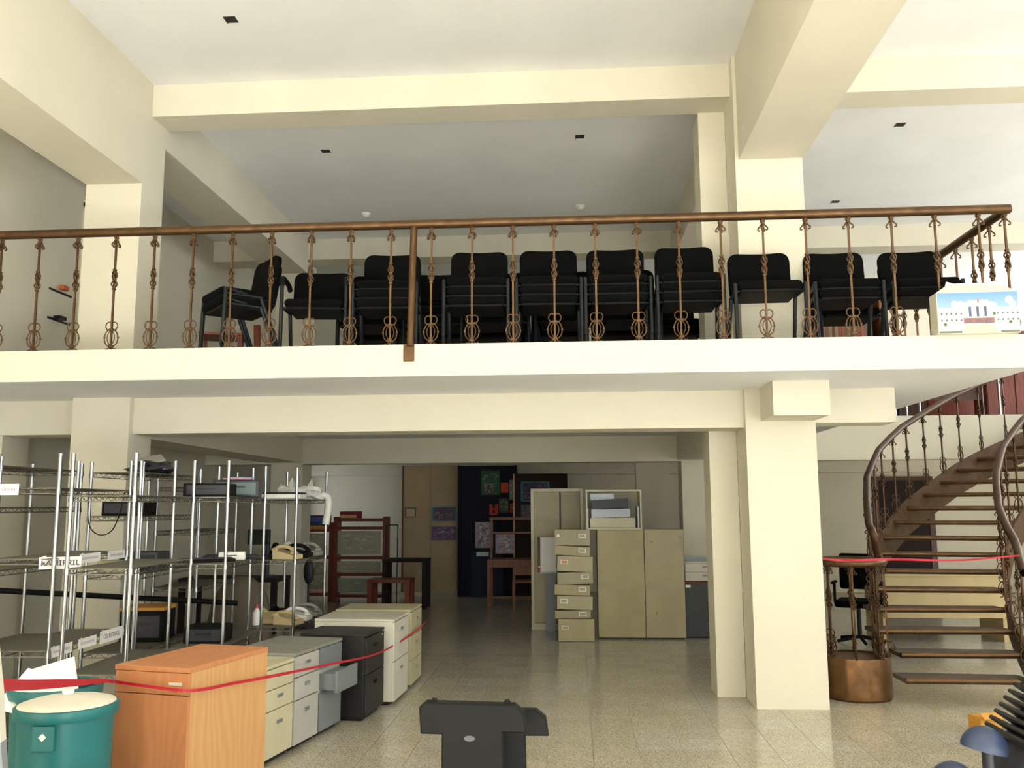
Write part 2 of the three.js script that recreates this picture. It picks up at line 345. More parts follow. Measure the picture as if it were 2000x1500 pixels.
const balTop = (() => {                                  // hanging scroll cluster under the rail
  const g = [];
  for (let k = 0; k < 4; k++) {
    const a = k * Math.PI / 2 + 0.5, c = Math.cos(a), s = Math.sin(a), P = (r, y) => [r * c, y, r * s];
    g.push(tube([P(0.006, BL), P(0.016, BL - 0.02), P(0.008, BL - 0.036), P(0.02, BL - 0.056), P(0.036, BL - 0.074), P(0.034, BL - 0.09), P(0.022, BL - 0.086)], 0.0058, 16, 5));
  }
  g.push(cb(0.03, 0.012, 0.03, 0, BL - 0.044, 0, 0.003), cb(0.022, 0.014, 0.022, 0, BL - 0.012, 0, 0.003));
  return merge(g);
})();
for (const g of [balShaft, balScroll, balTop]) metric(g);
function baluster(parent, x, y, z, turn, len, m = mat.bronze) {
  const b = new THREE.Mesh(balShaft, m); b.name = 'baluster'; b.position.set(x, y, z); b.rotation.y = turn; b.scale.y = len / BL;
  const s = new THREE.Mesh(balScroll, m); s.name = 'foot_scroll'; const t = new THREE.Mesh(balTop, m); t.name = 'top_scroll';
  b.add(s, t);
  for (const o of [b, s, t]) o.castShadow = o.receiveShadow = true;
  parent.add(b);
}
{
  const R = thing('mezzanine_railing', 'long bronze wrought-iron railing along the mezzanine edge', 'railing', [0, DECK, ZS - 0.1]);
  const HY = 0.957, zr = 0.0;
  obj('handrail', [bar([XL, HY, zr], [3.235, HY, zr], 0.035, 14), bar([3.22, HY, zr + 0.0], [3.22, HY, ZO + 0.2 - ZS], 0.035, 14)], mat.bronze, R);
  obj('bottom_rail', [bx(XL, 3.24, 0.006, 0.016, -0.015, 0.015), bx(3.205, 3.235, 0.006, 0.016, ZO - ZS, 0)], mat.bronze, R);
  obj('post', [bar([-1.205, -0.02, 0.115], [-1.205, HY, 0], 0.028, 12)], mat.bronze, R);
  obj('post_foot', [bx(-1.255, -1.175, -0.13, 0.0, 0.102, 0.12, 0.004)], mat.bronze, R);
  for (let k = 0; k < 27; k++) { const x = -5.14 + 0.3132 * k; if (x > 3.1) break; baluster(R, x, 0.012, 0, 0, 0.92); }
  baluster(R, 3.2, 0.012, -0.02, 0, 0.92);
  for (let k = 1; k < 19; k++) baluster(R, 3.22, 0.012, -0.3085 * k, Math.PI / 2, 0.92);
}

// ---------- curved stair ----------
{
  const LX = [2.43, 2.49, 2.57, 2.60, 2.69, 2.79, 2.90, 3.06, 3.23, 3.46, 3.71, 4.02, 4.34, 4.67, 5.05, 5.45, 5.88, 6.32, 6.78, 7.25];
  const lz = (n) => -7.3 - 0.31 * n + (n > 14 ? 0.10 * (n - 14) : 0), ly = (n) => 0.09 + 0.15 * n;
  const lerp = (n) => { const i = Math.max(0, Math.min(18, Math.floor(n))), t = n - i; return LX[i] + (LX[i + 1] - LX[i]) * t; };
  const th = (n) => Math.max(0, n - 4) * 4.2 * D2R;
  const wd = (n) => 1.05 + 0.04 * Math.min(n, 3);
  const Lp = (n, dy = 0, off = 0) => [lerp(n) + off * Math.cos(th(n)), ly(n) + dy, lz(n) + off * Math.sin(th(n))];
  const Rp = (n, dy = 0, off = 0) => { const w = wd(n) + off, t = th(n); return [lerp(n) + w * Math.cos(t), ly(n) + dy, lz(n) + w * Math.sin(t)]; };
  const S = thing('curved_staircase', 'bronze curved open-riser staircase with ornate iron balusters', 'staircase');
  for (let n = 1; n <= 18; n++) {
    const a = Lp(n, 0, n < 3 ? 0.13 : 0), b = Rp(n), t = th(n), hx = Math.sin(t), hz = -Math.cos(t), dep = 0.29;
    const pts = [[a[0], -a[2]], [b[0], -b[2]], [b[0] + hx * dep * 0.8, -(b[2] + hz * dep * 0.8)], [a[0] + hx * dep, -(a[2] + hz * dep)]];
    const tr = obj('tread', extrude(pts, 0.035).rotateX(-Math.PI / 2).translate(0, ly(n) - 0.045, 0), mat.treadTop, S);
    obj('nosing', [bar([a[0], ly(n) - 0.022, a[2]], [b[0], ly(n) - 0.022, b[2]], 0.026, 8)], mat.bronze, tr);
  }
  const plate = (fn, n0, n1, lo, hi, th2) => {
    const N = 60, pos = [], idx = [];
    for (let i = 0; i <= N; i++) { const n = n0 + (n1 - n0) * i / N; for (const [o, y] of [[-th2, lo], [-th2, hi], [th2, hi], [th2, lo]]) pos.push(...fn(n, y, o)); }
    const q = (a, b, c, d) => idx.push(a, b, c, a, c, d);
    for (let i = 0; i < N; i++) for (let k = 0; k < 4; k++) { const a = i * 4 + k, b = i * 4 + (k + 1) % 4; q(a, b, b + 4, a + 4); }
    q(0, 3, 2, 1); const e = N * 4; q(e, e + 1, e + 2, e + 3);
    const g = new THREE.BufferGeometry(); g.setAttribute('position', new THREE.Float32BufferAttribute(pos, 3)); g.setIndex(idx);
    const ng = g.toNonIndexed(); ng.computeVertexNormals(); ng.setAttribute('uv', new THREE.Float32BufferAttribute(new Float32Array(ng.attributes.position.count * 2), 2));
    return ng;
  };
  const stMat = mat.stair.clone(); stMat.userData.metric = true; stMat.side = THREE.DoubleSide;
  obj('stringer', plate((n, y, o) => Lp(n, y, o - 0.012), 2.0, 18.6, -0.32, 0.06, 0.012), stMat, S);
  obj('stringer', plate((n, y, o) => Rp(n, Math.max(y, 0.01 - ly(n)), o + 0.012), 0.7, 18.6, -0.24, 0.06, 0.012), stMat, S);
  const RH = 0.89, samp = (fn, n0, n1) => { const p = []; for (let n = n0; n <= n1 + 1e-6; n += 0.5) p.push(fn(n, RH)); return p; };
  const dc = [2.37, -8.07], dr = 0.285;
  const rail = samp(Lp, 2.5, 18.5);
  obj('handrail', tube([[dc[0] + dr * 0.92, 1.125, dc[1] + 0.02], [dc[0] + dr * 0.95, 1.16, dc[1] - 0.09], ...rail], 0.034, 90, 10), mat.bronzeDark, S);
  obj('handrail', tube(samp(Rp, 0.6, 18.5), 0.034, 90, 10), mat.bronzeDark, S);
  obj('curtail_drum', lathe([[0.001, 0.33], [dr - 0.03, 0.33], [dr - 0.03, 0.345], [dr, 0.345], [dr, 0.02], [dr - 0.015, 0.0], [0.001, 0.0]], 40).translate(dc[0], 0, dc[1]), mat.drum, S);
  const ring = []; for (let k = 0; k < 16; k++) { const a = k / 16 * Math.PI * 2; ring.push([dc[0] + (dr - 0.02) * Math.cos(a), 1.125, dc[1] + (dr - 0.02) * Math.sin(a)]); }
  obj('volute_rail', tube(ring, 0.034, 48, 10, true), mat.bronze, S);
  for (let k = 0; k < 8; k++) { const a = k / 8 * Math.PI * 2 + 0.25; baluster(S, dc[0] + (dr - 0.02) * Math.cos(a), 0.34, dc[1] + (dr - 0.02) * Math.sin(a), -a, 0.77, mat.bronzeDark); }
  for (let n = 3; n <= 18; n++) { const p = Lp(n + 0.2, 0.05); baluster(S, p[0], p[1], p[2], th(n), RH - 0.07, mat.bronzeDark); }
  for (let n = 1; n <= 18; n++) { const p = Rp(n + 0.2, 0.05); baluster(S, p[0], p[1], p[2], th(n), RH - 0.07, mat.bronzeDark); }
}

// ---------- chairs on the mezzanine ----------
const DK = DECK + 0.006;
function makeChair(name, label, arms) {
  const c = thing(name, label, 'chair');
  const seat = [cb(0.48, 0.07, 0.46, 0, 0.455, 0, 0.03)];
  obj('seat', seat, mat.blackFabric, c);
  obj('seat_shell', [cb(0.44, 0.025, 0.42, 0, 0.415, -0.005, 0.008)], mat.blackPlastic, c);
  // rounded, slightly dished backrest
  const s = new THREE.Shape(), w = 0.235, h = 0.18, r = 0.075;
  s.moveTo(-w + 0.02, -h); s.lineTo(w - 0.02, -h); s.quadraticCurveTo(w - 0.005, -h, w - 0.003, -h + 0.04); s.lineTo(w, h - r); s.quadraticCurveTo(w, h, w - r, h - 0.002); s.quadraticCurveTo(0, h - 0.016, -w + r, h - 0.002); s.quadraticCurveTo(-w, h, -w, h - r); s.lineTo(-w + 0.003, -h + 0.04); s.quadraticCurveTo(-w + 0.005, -h, -w + 0.02, -h);
  const bg = new THREE.ExtrudeGeometry(s, { depth: 0.03, bevelEnabled: true, bevelSize: 0.012, bevelThickness: 0.012, bevelSegments: 2, curveSegments: 6 });
  const back = obj('backrest', bg, mat.blackFabric, c);
  back.position.set(0, 0.635, -0.25); back.rotation.x = -0.16;
  for (const x of [-0.15, 0.15]) obj('back_bracket', [bar([x, 0.41, -0.2], [x, 0.62, -0.262], 0.012, 8)], mat.blackTube, c);
  for (const x of [-0.262, 0.262]) {
    obj('leg', [bar([x, 0.0, 0.215], [x, arms ? 0.64 : 0.472, 0.195], 0.016, 10), bar([x, arms ? 0.64 : 0.465, 0.195], [x * 0.95, 0.44, 0.02], 0.012, 8)].slice(0, arms ? 1 : 2), mat.blackTube, c);
    obj('leg', [bar([x, 0.0, -0.27], [x * 0.95, 0.43, -0.1], 0.016, 10)], mat.blackTube, c);
    obj('side_rail', [bar([x, 0.425, 0.2], [x * 0.95, 0.425, -0.12], 0.012, 8)], mat.blackTube, c);
    if (arms) obj('armrest', [tube([[x, 0.60, 0.205], [x, 0.66, 0.19], [x, 0.675, 0.12], [x, 0.668, -0.08], [x, 0.64, -0.14]], 0.022, 16, 8)], mat.blackPlastic, c);
  }
  obj('cross_rail', [bar([-0.255, 0.42, 0.16], [0.255, 0.42, 0.16], 0.011, 8)], mat.blackTube, c);
  for (const [x, z] of [[-0.262, 0.215], [0.262, 0.215], [-0.262, -0.27], [0.262, -0.27]]) obj('foot_cap', [cyl(0.016, 0.02, x, 0.01, z, 10)], mat.rubber, c);
  return c;
}
{
  const CH = makeChair('visitor_chair', '', false), CA = makeChair('visitor_armchair', 'black fabric visitor chair with two looped black plastic armrests', true);
  let first = true;
  const put = (x, z, turn, label, y = DK, group) => { if (first) { first = false; CH.position.set(x, y, z); CH.rotation.y = turn; CH.userData.label = label; if (group) CH.userData.group = group; return CH; } return dup(CH, [x, y, z], turn, label, group); };
  put(-2.80, -7.2, -0.85, 'lower chair of a stacked pair turned sideways near the side wall', DK);
  put(-2.80, -7.19, -0.85, 'upper chair of a stacked pair turned sideways near the side wall', DK + 0.08);
  CA.position.set(-2.14, DK, -7.28); CA.rotation.y = 0.12;
  // stacks along the railing: [x, z, turn, chairs, row]
  const nth = ['first', 'second', 'third', 'fourth', 'fifth', 'sixth'];
  const stacks = [[-1.545, -7.32, 0.06, 3, 'in the front stack beside the armchair'], [-0.785, -7.3, 0.04, 3, 'in the front stack just past the railing post'], [-0.19, -7.3, 0.03, 3, 'in the second front stack past the railing post'], [0.375, -7.32, 0.0, 3, 'in the third front stack past the railing post'], [0.955, -7.3, -0.02, 3, 'in the front stack next to the narrow pilaster'], [2.20, -7.3, -0.02, 2, 'in the stack just past the bright column'], [2.82, -7.32, -0.05, 2, 'in the stack beside the printed carton']];
  for (const [k, x] of [-1.85, -1.25, -0.65, -0.06, 0.52].entries()) stacks.push([x, -8.02, 0.03 - 0.01 * k, 3, 'in the ' + nth[k] + ' stack of the second row counted from the armchair'], [x - 0.06, -8.68, 0.02, 3, 'in the ' + nth[k] + ' stack of the rearmost row counted from the armchair']);
  stacks.push([2.42, -8.0, 0, 1, ''], [0.98, -8.72, 0.02, 2, 'in the sixth stack of the rearmost row counted from the armchair']);
  for (const [x, z, t, n, where] of stacks) for (let k = 0; k < n; k++)
    put(x, z + 0.006 * k, t, n === 1 ? 'lone black visitor chair behind the front stacks near the stair' : (k === n - 1 ? 'topmost' : k === 0 ? 'lowest' : 'middle') + ' black chair ' + where, DK + 0.078 * k, 'black visitor chairs stored along the mezzanine');
  put(1.515, -6.98, -0.02, 'single black visitor chair standing in front of the bright column', DK);
}
// printed carton with a gable top on the railing ledge
{
  const c = thing('gable_carton', 'white gable-top carton printed with a pale building under blue sky', 'carton', [2.885, DK - 0.006, -6.53], -0.04);
  const w = 0.555, h = 0.30, d = 0.14;
  obj('body', [bx(-w / 2, w / 2, 0, h, -d / 2, d / 2)], mat.lid, c);
  const print = canvasMat(560, 300, (x, W, H) => {
    const g = x.createLinearGradient(0, 0, 0, H * 0.6); g.addColorStop(0, '#6f97c8'); g.addColorStop(1, '#a9bed3'); x.fillStyle = g; x.fillRect(0, 0, W, H);
    x.fillStyle = '#c9cdd0'; for (const [a, b, r] of [[120, 85, 26], [160, 92, 30], [500, 60, 28], [520, 90, 24], [390, 95, 22]]) { x.beginPath(); x.arc(a, b, r, 0, 7); x.fill(); }
    x.fillStyle = '#d3cec0'; x.fillRect(0, 112, W, 190); x.fillRect(190, 70, 190, 200); x.fillRect(215, 58, 140, 40);
    x.fillStyle = '#55607a'; for (const a of [215, 268, 322]) x.fillRect(a, 105, 18, 75);
    x.fillStyle = '#b06a66'; x.fillRect(278, 52, 12, 22);
    x.fillStyle = '#5f666e'; for (let a = 18; a < 180; a += 34) { x.fillRect(a, 150, 12, 14); x.fillRect(a, 198, 12, 14); } for (let a = 410; a < 550; a += 34) { x.fillRect(a, 150, 12, 14); x.fillRect(a, 198, 12, 14); }
    x.fillStyle = '#9c6a60'; x.fillRect(175, 190, 215, 40); x.fillStyle = '#7d6570'; for (const a of [185, 255, 322]) x.fillRect(a, 198, 52, 32);
    x.fillStyle = '#c8b5a8'; x.beginPath(); x.moveTo(170, 300); x.lineTo(190, 236); x.lineTo(375, 236); x.lineTo(420, 300); x.fill();
    x.fillStyle = '#55684d'; for (const [a, b] of [[45, 235], [500, 225], [390, 160]]) { x.beginPath(); x.arc(a, b, 12, 0, 7); x.fill(); }
    x.fillStyle = '#6a7466'; x.fillRect(0, 285, 160, 15); x.fillRect(430, 285, 130, 15);
  });
  const f = obj('printed_face', sheet(w - 0.01, h - 0.008, 0.002), print, c); f.position.set(0, h / 2, d / 2 + 0.0012);
  obj('side_face', [bx(w / 2, w / 2 + 0.002, 0.004, h - 0.004, -d / 2 + 0.004, d / 2 - 0.004)], plain('#4fb6b8', 0.6), c);
  const top = extrude([[-d / 2, 0], [d / 2, 0], [0.012, 0.06], [-0.012, 0.06]], w).rotateY(Math.PI / 2).translate(-w / 2, h, 0);
  { const q = top.attributes.position; for (let i = 0; i < q.count; i++) { const t = (q.getY(i) - h) / 0.06; q.setX(i, q.getX(i) * (1 - 0.32 * t)); } top.computeVertexNormals(); }
  obj('gable_top', [top], mat.lid, c);
  obj('handle', [cb(w - 0.2, 0.03, 0.006, 0, h + 0.066, 0, 0.002), cb(0.07, 0.05, 0.008, 0.17, h + 0.07, 0, 0.003, 0, 0, 0.3), cb(0.05, 0.04, 0.008, -0.16, h + 0.07, 0, 0.003, 0, 0, -0.3)], mat.lid, c);
}
// small things stored behind the chairs
{
  const bc = thing('low_bookcase', 'low wooden bookcase with two rows of books behind the chairs', 'bookcase', [2.55, DK, -9.2]);
  obj('frame', [bx(-0.55, -0.53, 0, 0.92, -0.15, 0.15), bx(0.53, 0.55, 0, 0.92, -0.15, 0.15), bx(-0.53, 0.53, 0.02, 0.04, -0.15, 0.15), bx(-0.53, 0.53, 0.44, 0.46, -0.15, 0.15), bx(-0.53, 0.53, 0.90, 0.92, -0.15, 0.15)], mat.midWood, bc);
  obj('back_panel', [bx(-0.53, 0.53, 0.04, 0.9, -0.15, -0.14)], mat.brownWood, bc);
  const cols = ['#8a5a45', '#a8896a', '#6e4a3c', '#9c7b58', '#75695a', '#a4604a'].map((c) => plain(c, 0.7));
  for (const y of [0.041, 0.461]) {
    let x = -0.52, k = 0;
    while (x < 0.46) { const w = rr(0.022, 0.04), h = rr(0.25, 0.29); tag(obj('book', [bx(2.55 + x, 2.55 + x + w - 0.002, DK + y, DK + y + h, -9.31, -9.11)], cols[(k * 5 + 3) % 6]), y < 0.1 ? 'brown spined book on the lower shelf of the low bookcase' : 'brown spined book on the upper shelf of the low bookcase', 'book', y < 0.1 ? 'books on the lower shelf' : 'books on the upper shelf'); x += w; k++; }
  }
  const b1 = thing('file_box', 'cream and maroon file box under the chairs', 'box', [0.62, DK, -9.6], 0.1);
  obj('body', [bx(-0.1, 0.1, 0.0, 0.19, -0.15, 0.15)], plain('#5d2323', 0.7), b1); obj('lid', [bx(-0.105, 0.105, 0.19, 0.40, -0.155, 0.155)], mat.cream, b1);
  const b2 = thing('white_binder', 'slim white binder standing under the chairs', 'binder', [1.16, DK, -8.6]);
  obj('cover', [bx(-0.03, 0.03, 0, 0.30, -0.13, 0.13, 0.004)], mat.white, b2); obj('ring', [new THREE.TorusGeometry(0.012, 0.003, 6, 12).translate(0, 0.08, 0.132)], mat.chrome, b2);
  const st = thing('wooden_stool', 'dark red wooden stool beside the upper column', 'stool', [-3.35, DK, -8.25], 0.3);
  obj('seat', [bx(-0.2, 0.2, 0.40, 0.43, -0.18, 0.18, 0.005)], mat.redWood, st);
  for (const x of [-0.17, 0.17]) for (const z of [-0.15, 0.15]) obj('leg', [bx(x - 0.02, x + 0.02, 0, 0.4, z - 0.02, z + 0.02)], mat.redWood, st);
  const cr = thing('crutch_bundle', 'thin dark red board leaning behind the sideways chairs', 'board', [-2.82, DK, -7.75]);
  obj('board', [cb(0.06, 0.42, 0.025, 0, 0.21, 0, 0.004, 0, 0, 0.05)], mat.redWood, cr);
  cr.name = 'leaning_board';
  // door in the side wall at mezzanine level
  const door = new THREE.Group(); door.name = 'door_1'; door.userData = { kind: 'structure', label: 'cream door with frame in the side wall at mezzanine level' }; door.position.set(XL, DK, -9.6);
  obj('door_frame', [bx(0, 0.04, 0, 2.1, -0.52, -0.45), bx(0, 0.04, 0, 2.1, 0.45, 0.52), bx(0, 0.04, 2.05, 2.12, -0.52, 0.52)], mat.skirting, door);
  obj('door_leaf', [bx(0, 0.02, 0, 2.05, -0.45, 0.45)], mat.wall, door); obj('handle', [bar([0.02, 1.0, 0.36], [0.07, 1.0, 0.36], 0.01, 8)], mat.chrome, door);
  scene.add(door);
  const wb = thing('wall_rack', 'small wall rack with a dark and an orange item on the side wall', 'rack', [XL, DK + 0.7, -8.75]);
  obj('rail', [bx(0, 0.012, 0.0, 0.02, -0.2, 0.2), bx(0, 0.012, 0.3, 0.32, -0.2, 0.2)], mat.black, wb);
  obj('hook', [cb(0.06, 0.05, 0.1, 0.04, 0.36, 0, 0.01)], plain('#b8602f', 0.6), wb);
  obj('clip', [cb(0.08, 0.04, 0.12, 0.05, 0.03, 0.05, 0.01)], mat.black, wb);
}
// furniture seen across the stair opening on the mezzanine
{
  const mk = (x, z, label) => { const t = thing('storage_table', label, 'table', [x, DK, z]); obj('table_top', [bx(-0.6, 0.6, 0.70, 0.74, -0.3, 0.3, 0.005)], mat.brownWood, t); for (const sx of [-0.55, 0.55]) for (const sz of [-0.25, 0.25]) obj('leg', [bar([sx, 0, sz], [sx, 0.7, sz], 0.018, 8)], mat.chrome, t); obj('front_panel', [bx(-0.52, 0.52, 0.30, 0.69, -0.24, -0.22)], mat.brownWood, t); return t; };
  mk(5.45, -13.25, 'dark wooden table with chrome legs beyond the stair opening');
  const bt = thing('red_chair', 'red padded chair with chrome legs beyond the stair opening', 'chair', [4.35, DK, -13.2], 0.4);
  obj('seat', [cb(0.44, 0.06, 0.44, 0, 0.42, 0, 0.02)], plain('#7c2420', 0.8), bt); obj('backrest', [cb(0.42, 0.32, 0.05, 0, 0.68, -0.2, 0.02, -0.1)], plain('#7c2420', 0.8), bt);
  for (const x of [-0.19, 0.19]) for (const z of [-0.19, 0.19]) obj('leg', [bar([x, 0, z], [x, 0.4, z], 0.012, 8)], mat.chrome, bt);
  const sbd = thing('dark_sideboard', 'long dark wooden sideboard beyond the stair opening', 'sideboard', [4.9, DK, -15.0]);
  obj('body', [bx(-1.6, 1.6, 0.05, 1.15, -0.25, 0.25, 0.005)], mat.brownWood, sbd); obj('top', [bx(-1.62, 1.62, 1.15, 1.18, -0.27, 0.27, 0.004)], mat.darkWood, sbd); obj('plinth', [bx(-1.55, 1.55, 0, 0.05, -0.22, 0.22)], mat.black, sbd);
  for (let k = 0; k < 4; k++) { const d = obj('door', [bx(-1.56 + k * 0.785, -0.80 + k * 0.785, 0.09, 1.12, 0.25, 0.266)], k % 2 ? mat.redWood : mat.brownWood, sbd); obj('knob', [cyl(0.012, 0.02, -0.86 + k * 0.785, 0.62, 0.275, 10)], mat.bronze, d); }
  const mo = thing('old_monitor', 'black old computer monitor on the table beyond the stair', 'monitor', [5.3, DK + 0.74, -13.25], 0.2);
  obj('base', [cyl(0.1, 0.03, 0, 0.015, 0, 20)], mat.blackPlastic, mo); obj('case', [cb(0.36, 0.3, 0.12, 0, 0.19, 0.05, 0.015), cb(0.24, 0.2, 0.2, 0, 0.19, -0.08, 0.02)], mat.blackPlastic, mo); obj('screen', [cb(0.29, 0.22, 0.004, 0, 0.2, 0.112)], plain('#2a3330', 0.2), mo);
  const bx1 = thing('wooden_cupboard', 'tall reddish wooden cupboard beyond the stair opening', 'cupboard', [6.4, DK, -13.6]);
  obj('body', [bx(-0.4, 0.4, 0, 1.3, -0.22, 0.22, 0.005)], mat.redWood, bx1); for (const x of [-0.2, 0.2]) { const d = obj('door', [bx(x - 0.19, x + 0.19, 0.06, 1.26, 0.22, 0.236)], mat.redWood, bx1); obj('knob', [cyl(0.012, 0.02, x * 0.2, 0.66, 0.246, 10)], mat.bronze, d); }
  const rb = thing('office_chair', 'black office chair with padded back beyond the stair opening', 'chair', [5.0, DK, -14.1], 0.2);
  obj('seat', [cb(0.48, 0.08, 0.46, 0, 0.46, 0, 0.03)], mat.blackFabric, rb); obj('backrest', [cb(0.46, 0.5, 0.07, 0, 0.84, -0.22, 0.03, -0.1)], mat.blackFabric, rb); obj('post', [bar([0, 0.08, 0], [0, 0.43, 0], 0.025, 10)], mat.blackTube, rb);
  for (let k = 0; k < 5; k++) obj('leg', [bar([0, 0.09, 0], [0.28 * Math.cos(k * 1.257), 0.04, 0.28 * Math.sin(k * 1.257)], 0.02, 6)], mat.blackPlastic, rb);
}

// ---------- wire racks ----------
function makeRack(L, W, levels, label, pos, turn, H = 1.96) {
  const r = thing('wire_rack', label, 'rack', pos, turn);
  const hx = W / 2, hz = L / 2;
  const postG = (() => { const g = [cyl(0.0127, H - 0.03, 0, (H - 0.03) / 2 + 0.03, 0, 12), cyl(0.014, 0.012, 0, H - 0.004, 0, 12)]; for (let y = 0.08; y < H - 0.03; y += 0.0508) g.push(cyl(0.0136, 0.004, 0, y, 0, 10)); return merge(g); })();
  for (const x of [-hx, hx]) for (const z of [-hz, hz]) {
    const p = new THREE.Mesh(postG, mat.chrome); p.name = 'post'; p.position.set(x, 0, z); p.castShadow = p.receiveShadow = true; r.add(p);
    obj('foot', [cyl(0.018, 0.03, 0, 0.015, 0, 12)], mat.rubber, p);
  }
  const shelfG = (() => {
    const g = [], w = 0.0026;
    for (const x of [-hx, hx]) { g.push(cb(0.006, 0.006, L - 0.03, x, 0, 0), cb(0.006, 0.006, L - 0.03, x, -0.032, 0)); const n = Math.round(L / 0.045); for (let k = 0; k < n; k++) { const z0 = -hz + 0.015 + k * (L - 0.03) / n, z1 = z0 + (L - 0.03) / n; g.push(bar([x, k % 2 ? 0 : -0.032, z0], [x, k % 2 ? -0.032 : 0, z1], 0.0022, 4)); } }
    for (const z of [-hz, hz]) { g.push(cb(W - 0.03, 0.006, 0.006, 0, 0, z), cb(W - 0.03, 0.006, 0.006, 0, -0.032, z)); const n = Math.round(W / 0.045); for (let k = 0; k < n; k++) { const x0 = -hx + 0.015 + k * (W - 0.03) / n, x1 = x0 + (W - 0.03) / n; g.push(bar([x0, k % 2 ? 0 : -0.032, z], [x1, k % 2 ? -0.032 : 0, z], 0.0022, 4)); } }
    const m = Math.round(L / 0.0155); for (let k = 1; k < m; k++) g.push(cb(W - 0.01, w * 1.6, w * 1.6, 0, 0.004, -hz + k * L / m));
    for (const x of [-hx / 2, 0, hx / 2]) g.push(cb(0.007, 0.007, L - 0.01, x, -0.003, 0));
    return merge(g);
  })();
  const collarG = merge([...[-1, 1].flatMap((a) => [-1, 1].map((b) => cyl(0.0175, 0.04, a * hx, -0.016, b * hz, 12, 0.0155)))]);
  const one = merge(cyl(0.0175, 0.04, 0, -0.016, 0, 12, 0.0155));
  for (const y of levels) {
    const s = new THREE.Mesh(shelfG, mat.wire); s.name = 'wire_shelf'; s.position.y = y; s.castShadow = s.receiveShadow = true; r.add(s);
    for (const x of [-hx, hx]) for (const z of [-hz, hz]) { const c = new THREE.Mesh(one, mat.chrome); c.name = 'collar'; c.position.set(x, 0, z); c.castShadow = c.receiveShadow = true; s.add(c); }
  }
  return r;
}
const RK = [
  { x: -3.47, z: -5.98, L: 1.0, lv: [1.74, 1.30, 0.74, 0.12], t: 0.04, lab: 'chrome wire rack with drug-name cards along its inner side' },
  { x: -2.98, z: -5.98, L: 1.0, lv: [1.69, 1.24, 0.60, 0.12], t: 0.05, lab: 'empty chrome wire rack directly behind the orange cabinet' },
  { x: -2.80, z: -7.03, L: 0.98, lv: [1.69, 1.20, 0.60, 0.12], t: 0.06, lab: 'chrome wire rack with black boxes on its top shelf' },
  { x: -2.655, z: -8.33, L: 0.96, lv: [1.68, 1.15, 0.58, 0.12], t: 0.0, lab: 'chrome wire rack loaded with telephones beside the white cabinet' },
  { x: -3.47, z: -7.10, L: 1.0, lv: [1.88, 1.55, 1.12, 0.55, 0.12], t: 0.03, lab: 'chrome wire rack in the rear row with a bag on top' },
  { x: -4.05, z: -6.30, L: 1.0, lv: [1.90, 1.62, 1.20, 0.66, 0.12], t: 0.0, lab: 'chrome wire rack in front of the column in the rear row' },
  { x: -3.60, z: -8.45, L: 0.9, lv: [1.80, 1.40, 0.90, 0.12], t: 0.0, lab: 'chrome wire rack in the rear row behind the column' },
];
for (const k of RK) makeRack(k.L, 0.40, k.lv, k.lab, [k.x, 0, k.z], k.t);
// shelf cards
function card(w, h, text, pos, turn, label, scale = 1) {
  const m = canvasMat(512, Math.round(512 * h / w), (x, W, H) => {
    x.fillStyle = '#ece9e4'; x.fillRect(0, 0, W, H); x.fillStyle = '#5a5560';
    if (text) { x.font = 'bold ' + Math.round(H * 0.52 * scale) + 'px sans-serif'; x.textAlign = 'center'; x.textBaseline = 'middle'; x.fillText(text, W / 2, H / 2); } else { x.fillStyle = '#a9a5a8'; for (let k = 0; k < 16; k++) x.fillRect(60 + k * 25, H * 0.36, 15, H * 0.28); }
  });
  const c = thing('shelf_card', label, 'card', pos, turn);
  obj('card_sheet', sheet(w, h, 0.002), m, c);
  obj('tape', [cb(0.02, h * 0.5, 0.001, -w / 2 + 0.03, h * 0.35, 0.002), cb(0.02, h * 0.5, 0.001, w / 2 - 0.03, h * 0.35, 0.002)].slice(0, 1), mat.bag, c);
  return c;
}
{
  // along the inner long side of the first rack (faces +x)
  const X = (z) => -3.47 + 0.2 + 0.012 + (z + 5.98) * 0.04, T = Math.PI / 2 + 0.04;
  card(0.24, 0.075, 'RAMIPRIL', [-3.27 + 0.03, 1.275, -5.54], 0.55, 'white shelf card reading RAMIPRIL clipped at the rack corner', 1.2);
  card(0.28, 0.06, '', [X(-5.92), 1.285, -5.92], T, 'white card with small print on the middle shelf beside the RAMIPRIL card');
  card(0.26, 0.06, '', [X(-6.3), 1.285, -6.3], T, 'white card with small print at the far end of the middle shelf');
  card(0.26, 0.065, '', [X(-5.62), 0.73, -5.62], T, 'white card with small print on the lower shelf of the drug-name rack');
  card(0.24, 0.065, '', [X(-5.95), 0.73, -5.95], T, 'white card beside the COLESTEROL card on the lower shelf');
  card(0.34, 0.085, 'COLESTEROL', [X(-6.29), 0.73, -6.29], T, 'white shelf card reading COLESTEROL on the lower shelf', 0.9);
  card(0.2, 0.07, '', [-3.60, 1.735, -5.468], 0, 'white card at the top shelf corner of the drug-name rack');
  card(0.3, 0.07, '', [-3.98, 1.595, -5.79], 0, 'white card on the end of the rear rack by the column');
  tag(obj('black_pole', [bar([-4.6, 0.98, -6.9], [-2.9, 0.80, -7.7], 0.022, 10)], mat.blackPlastic), 'long black pole lying across the rear racks', 'pole');
}

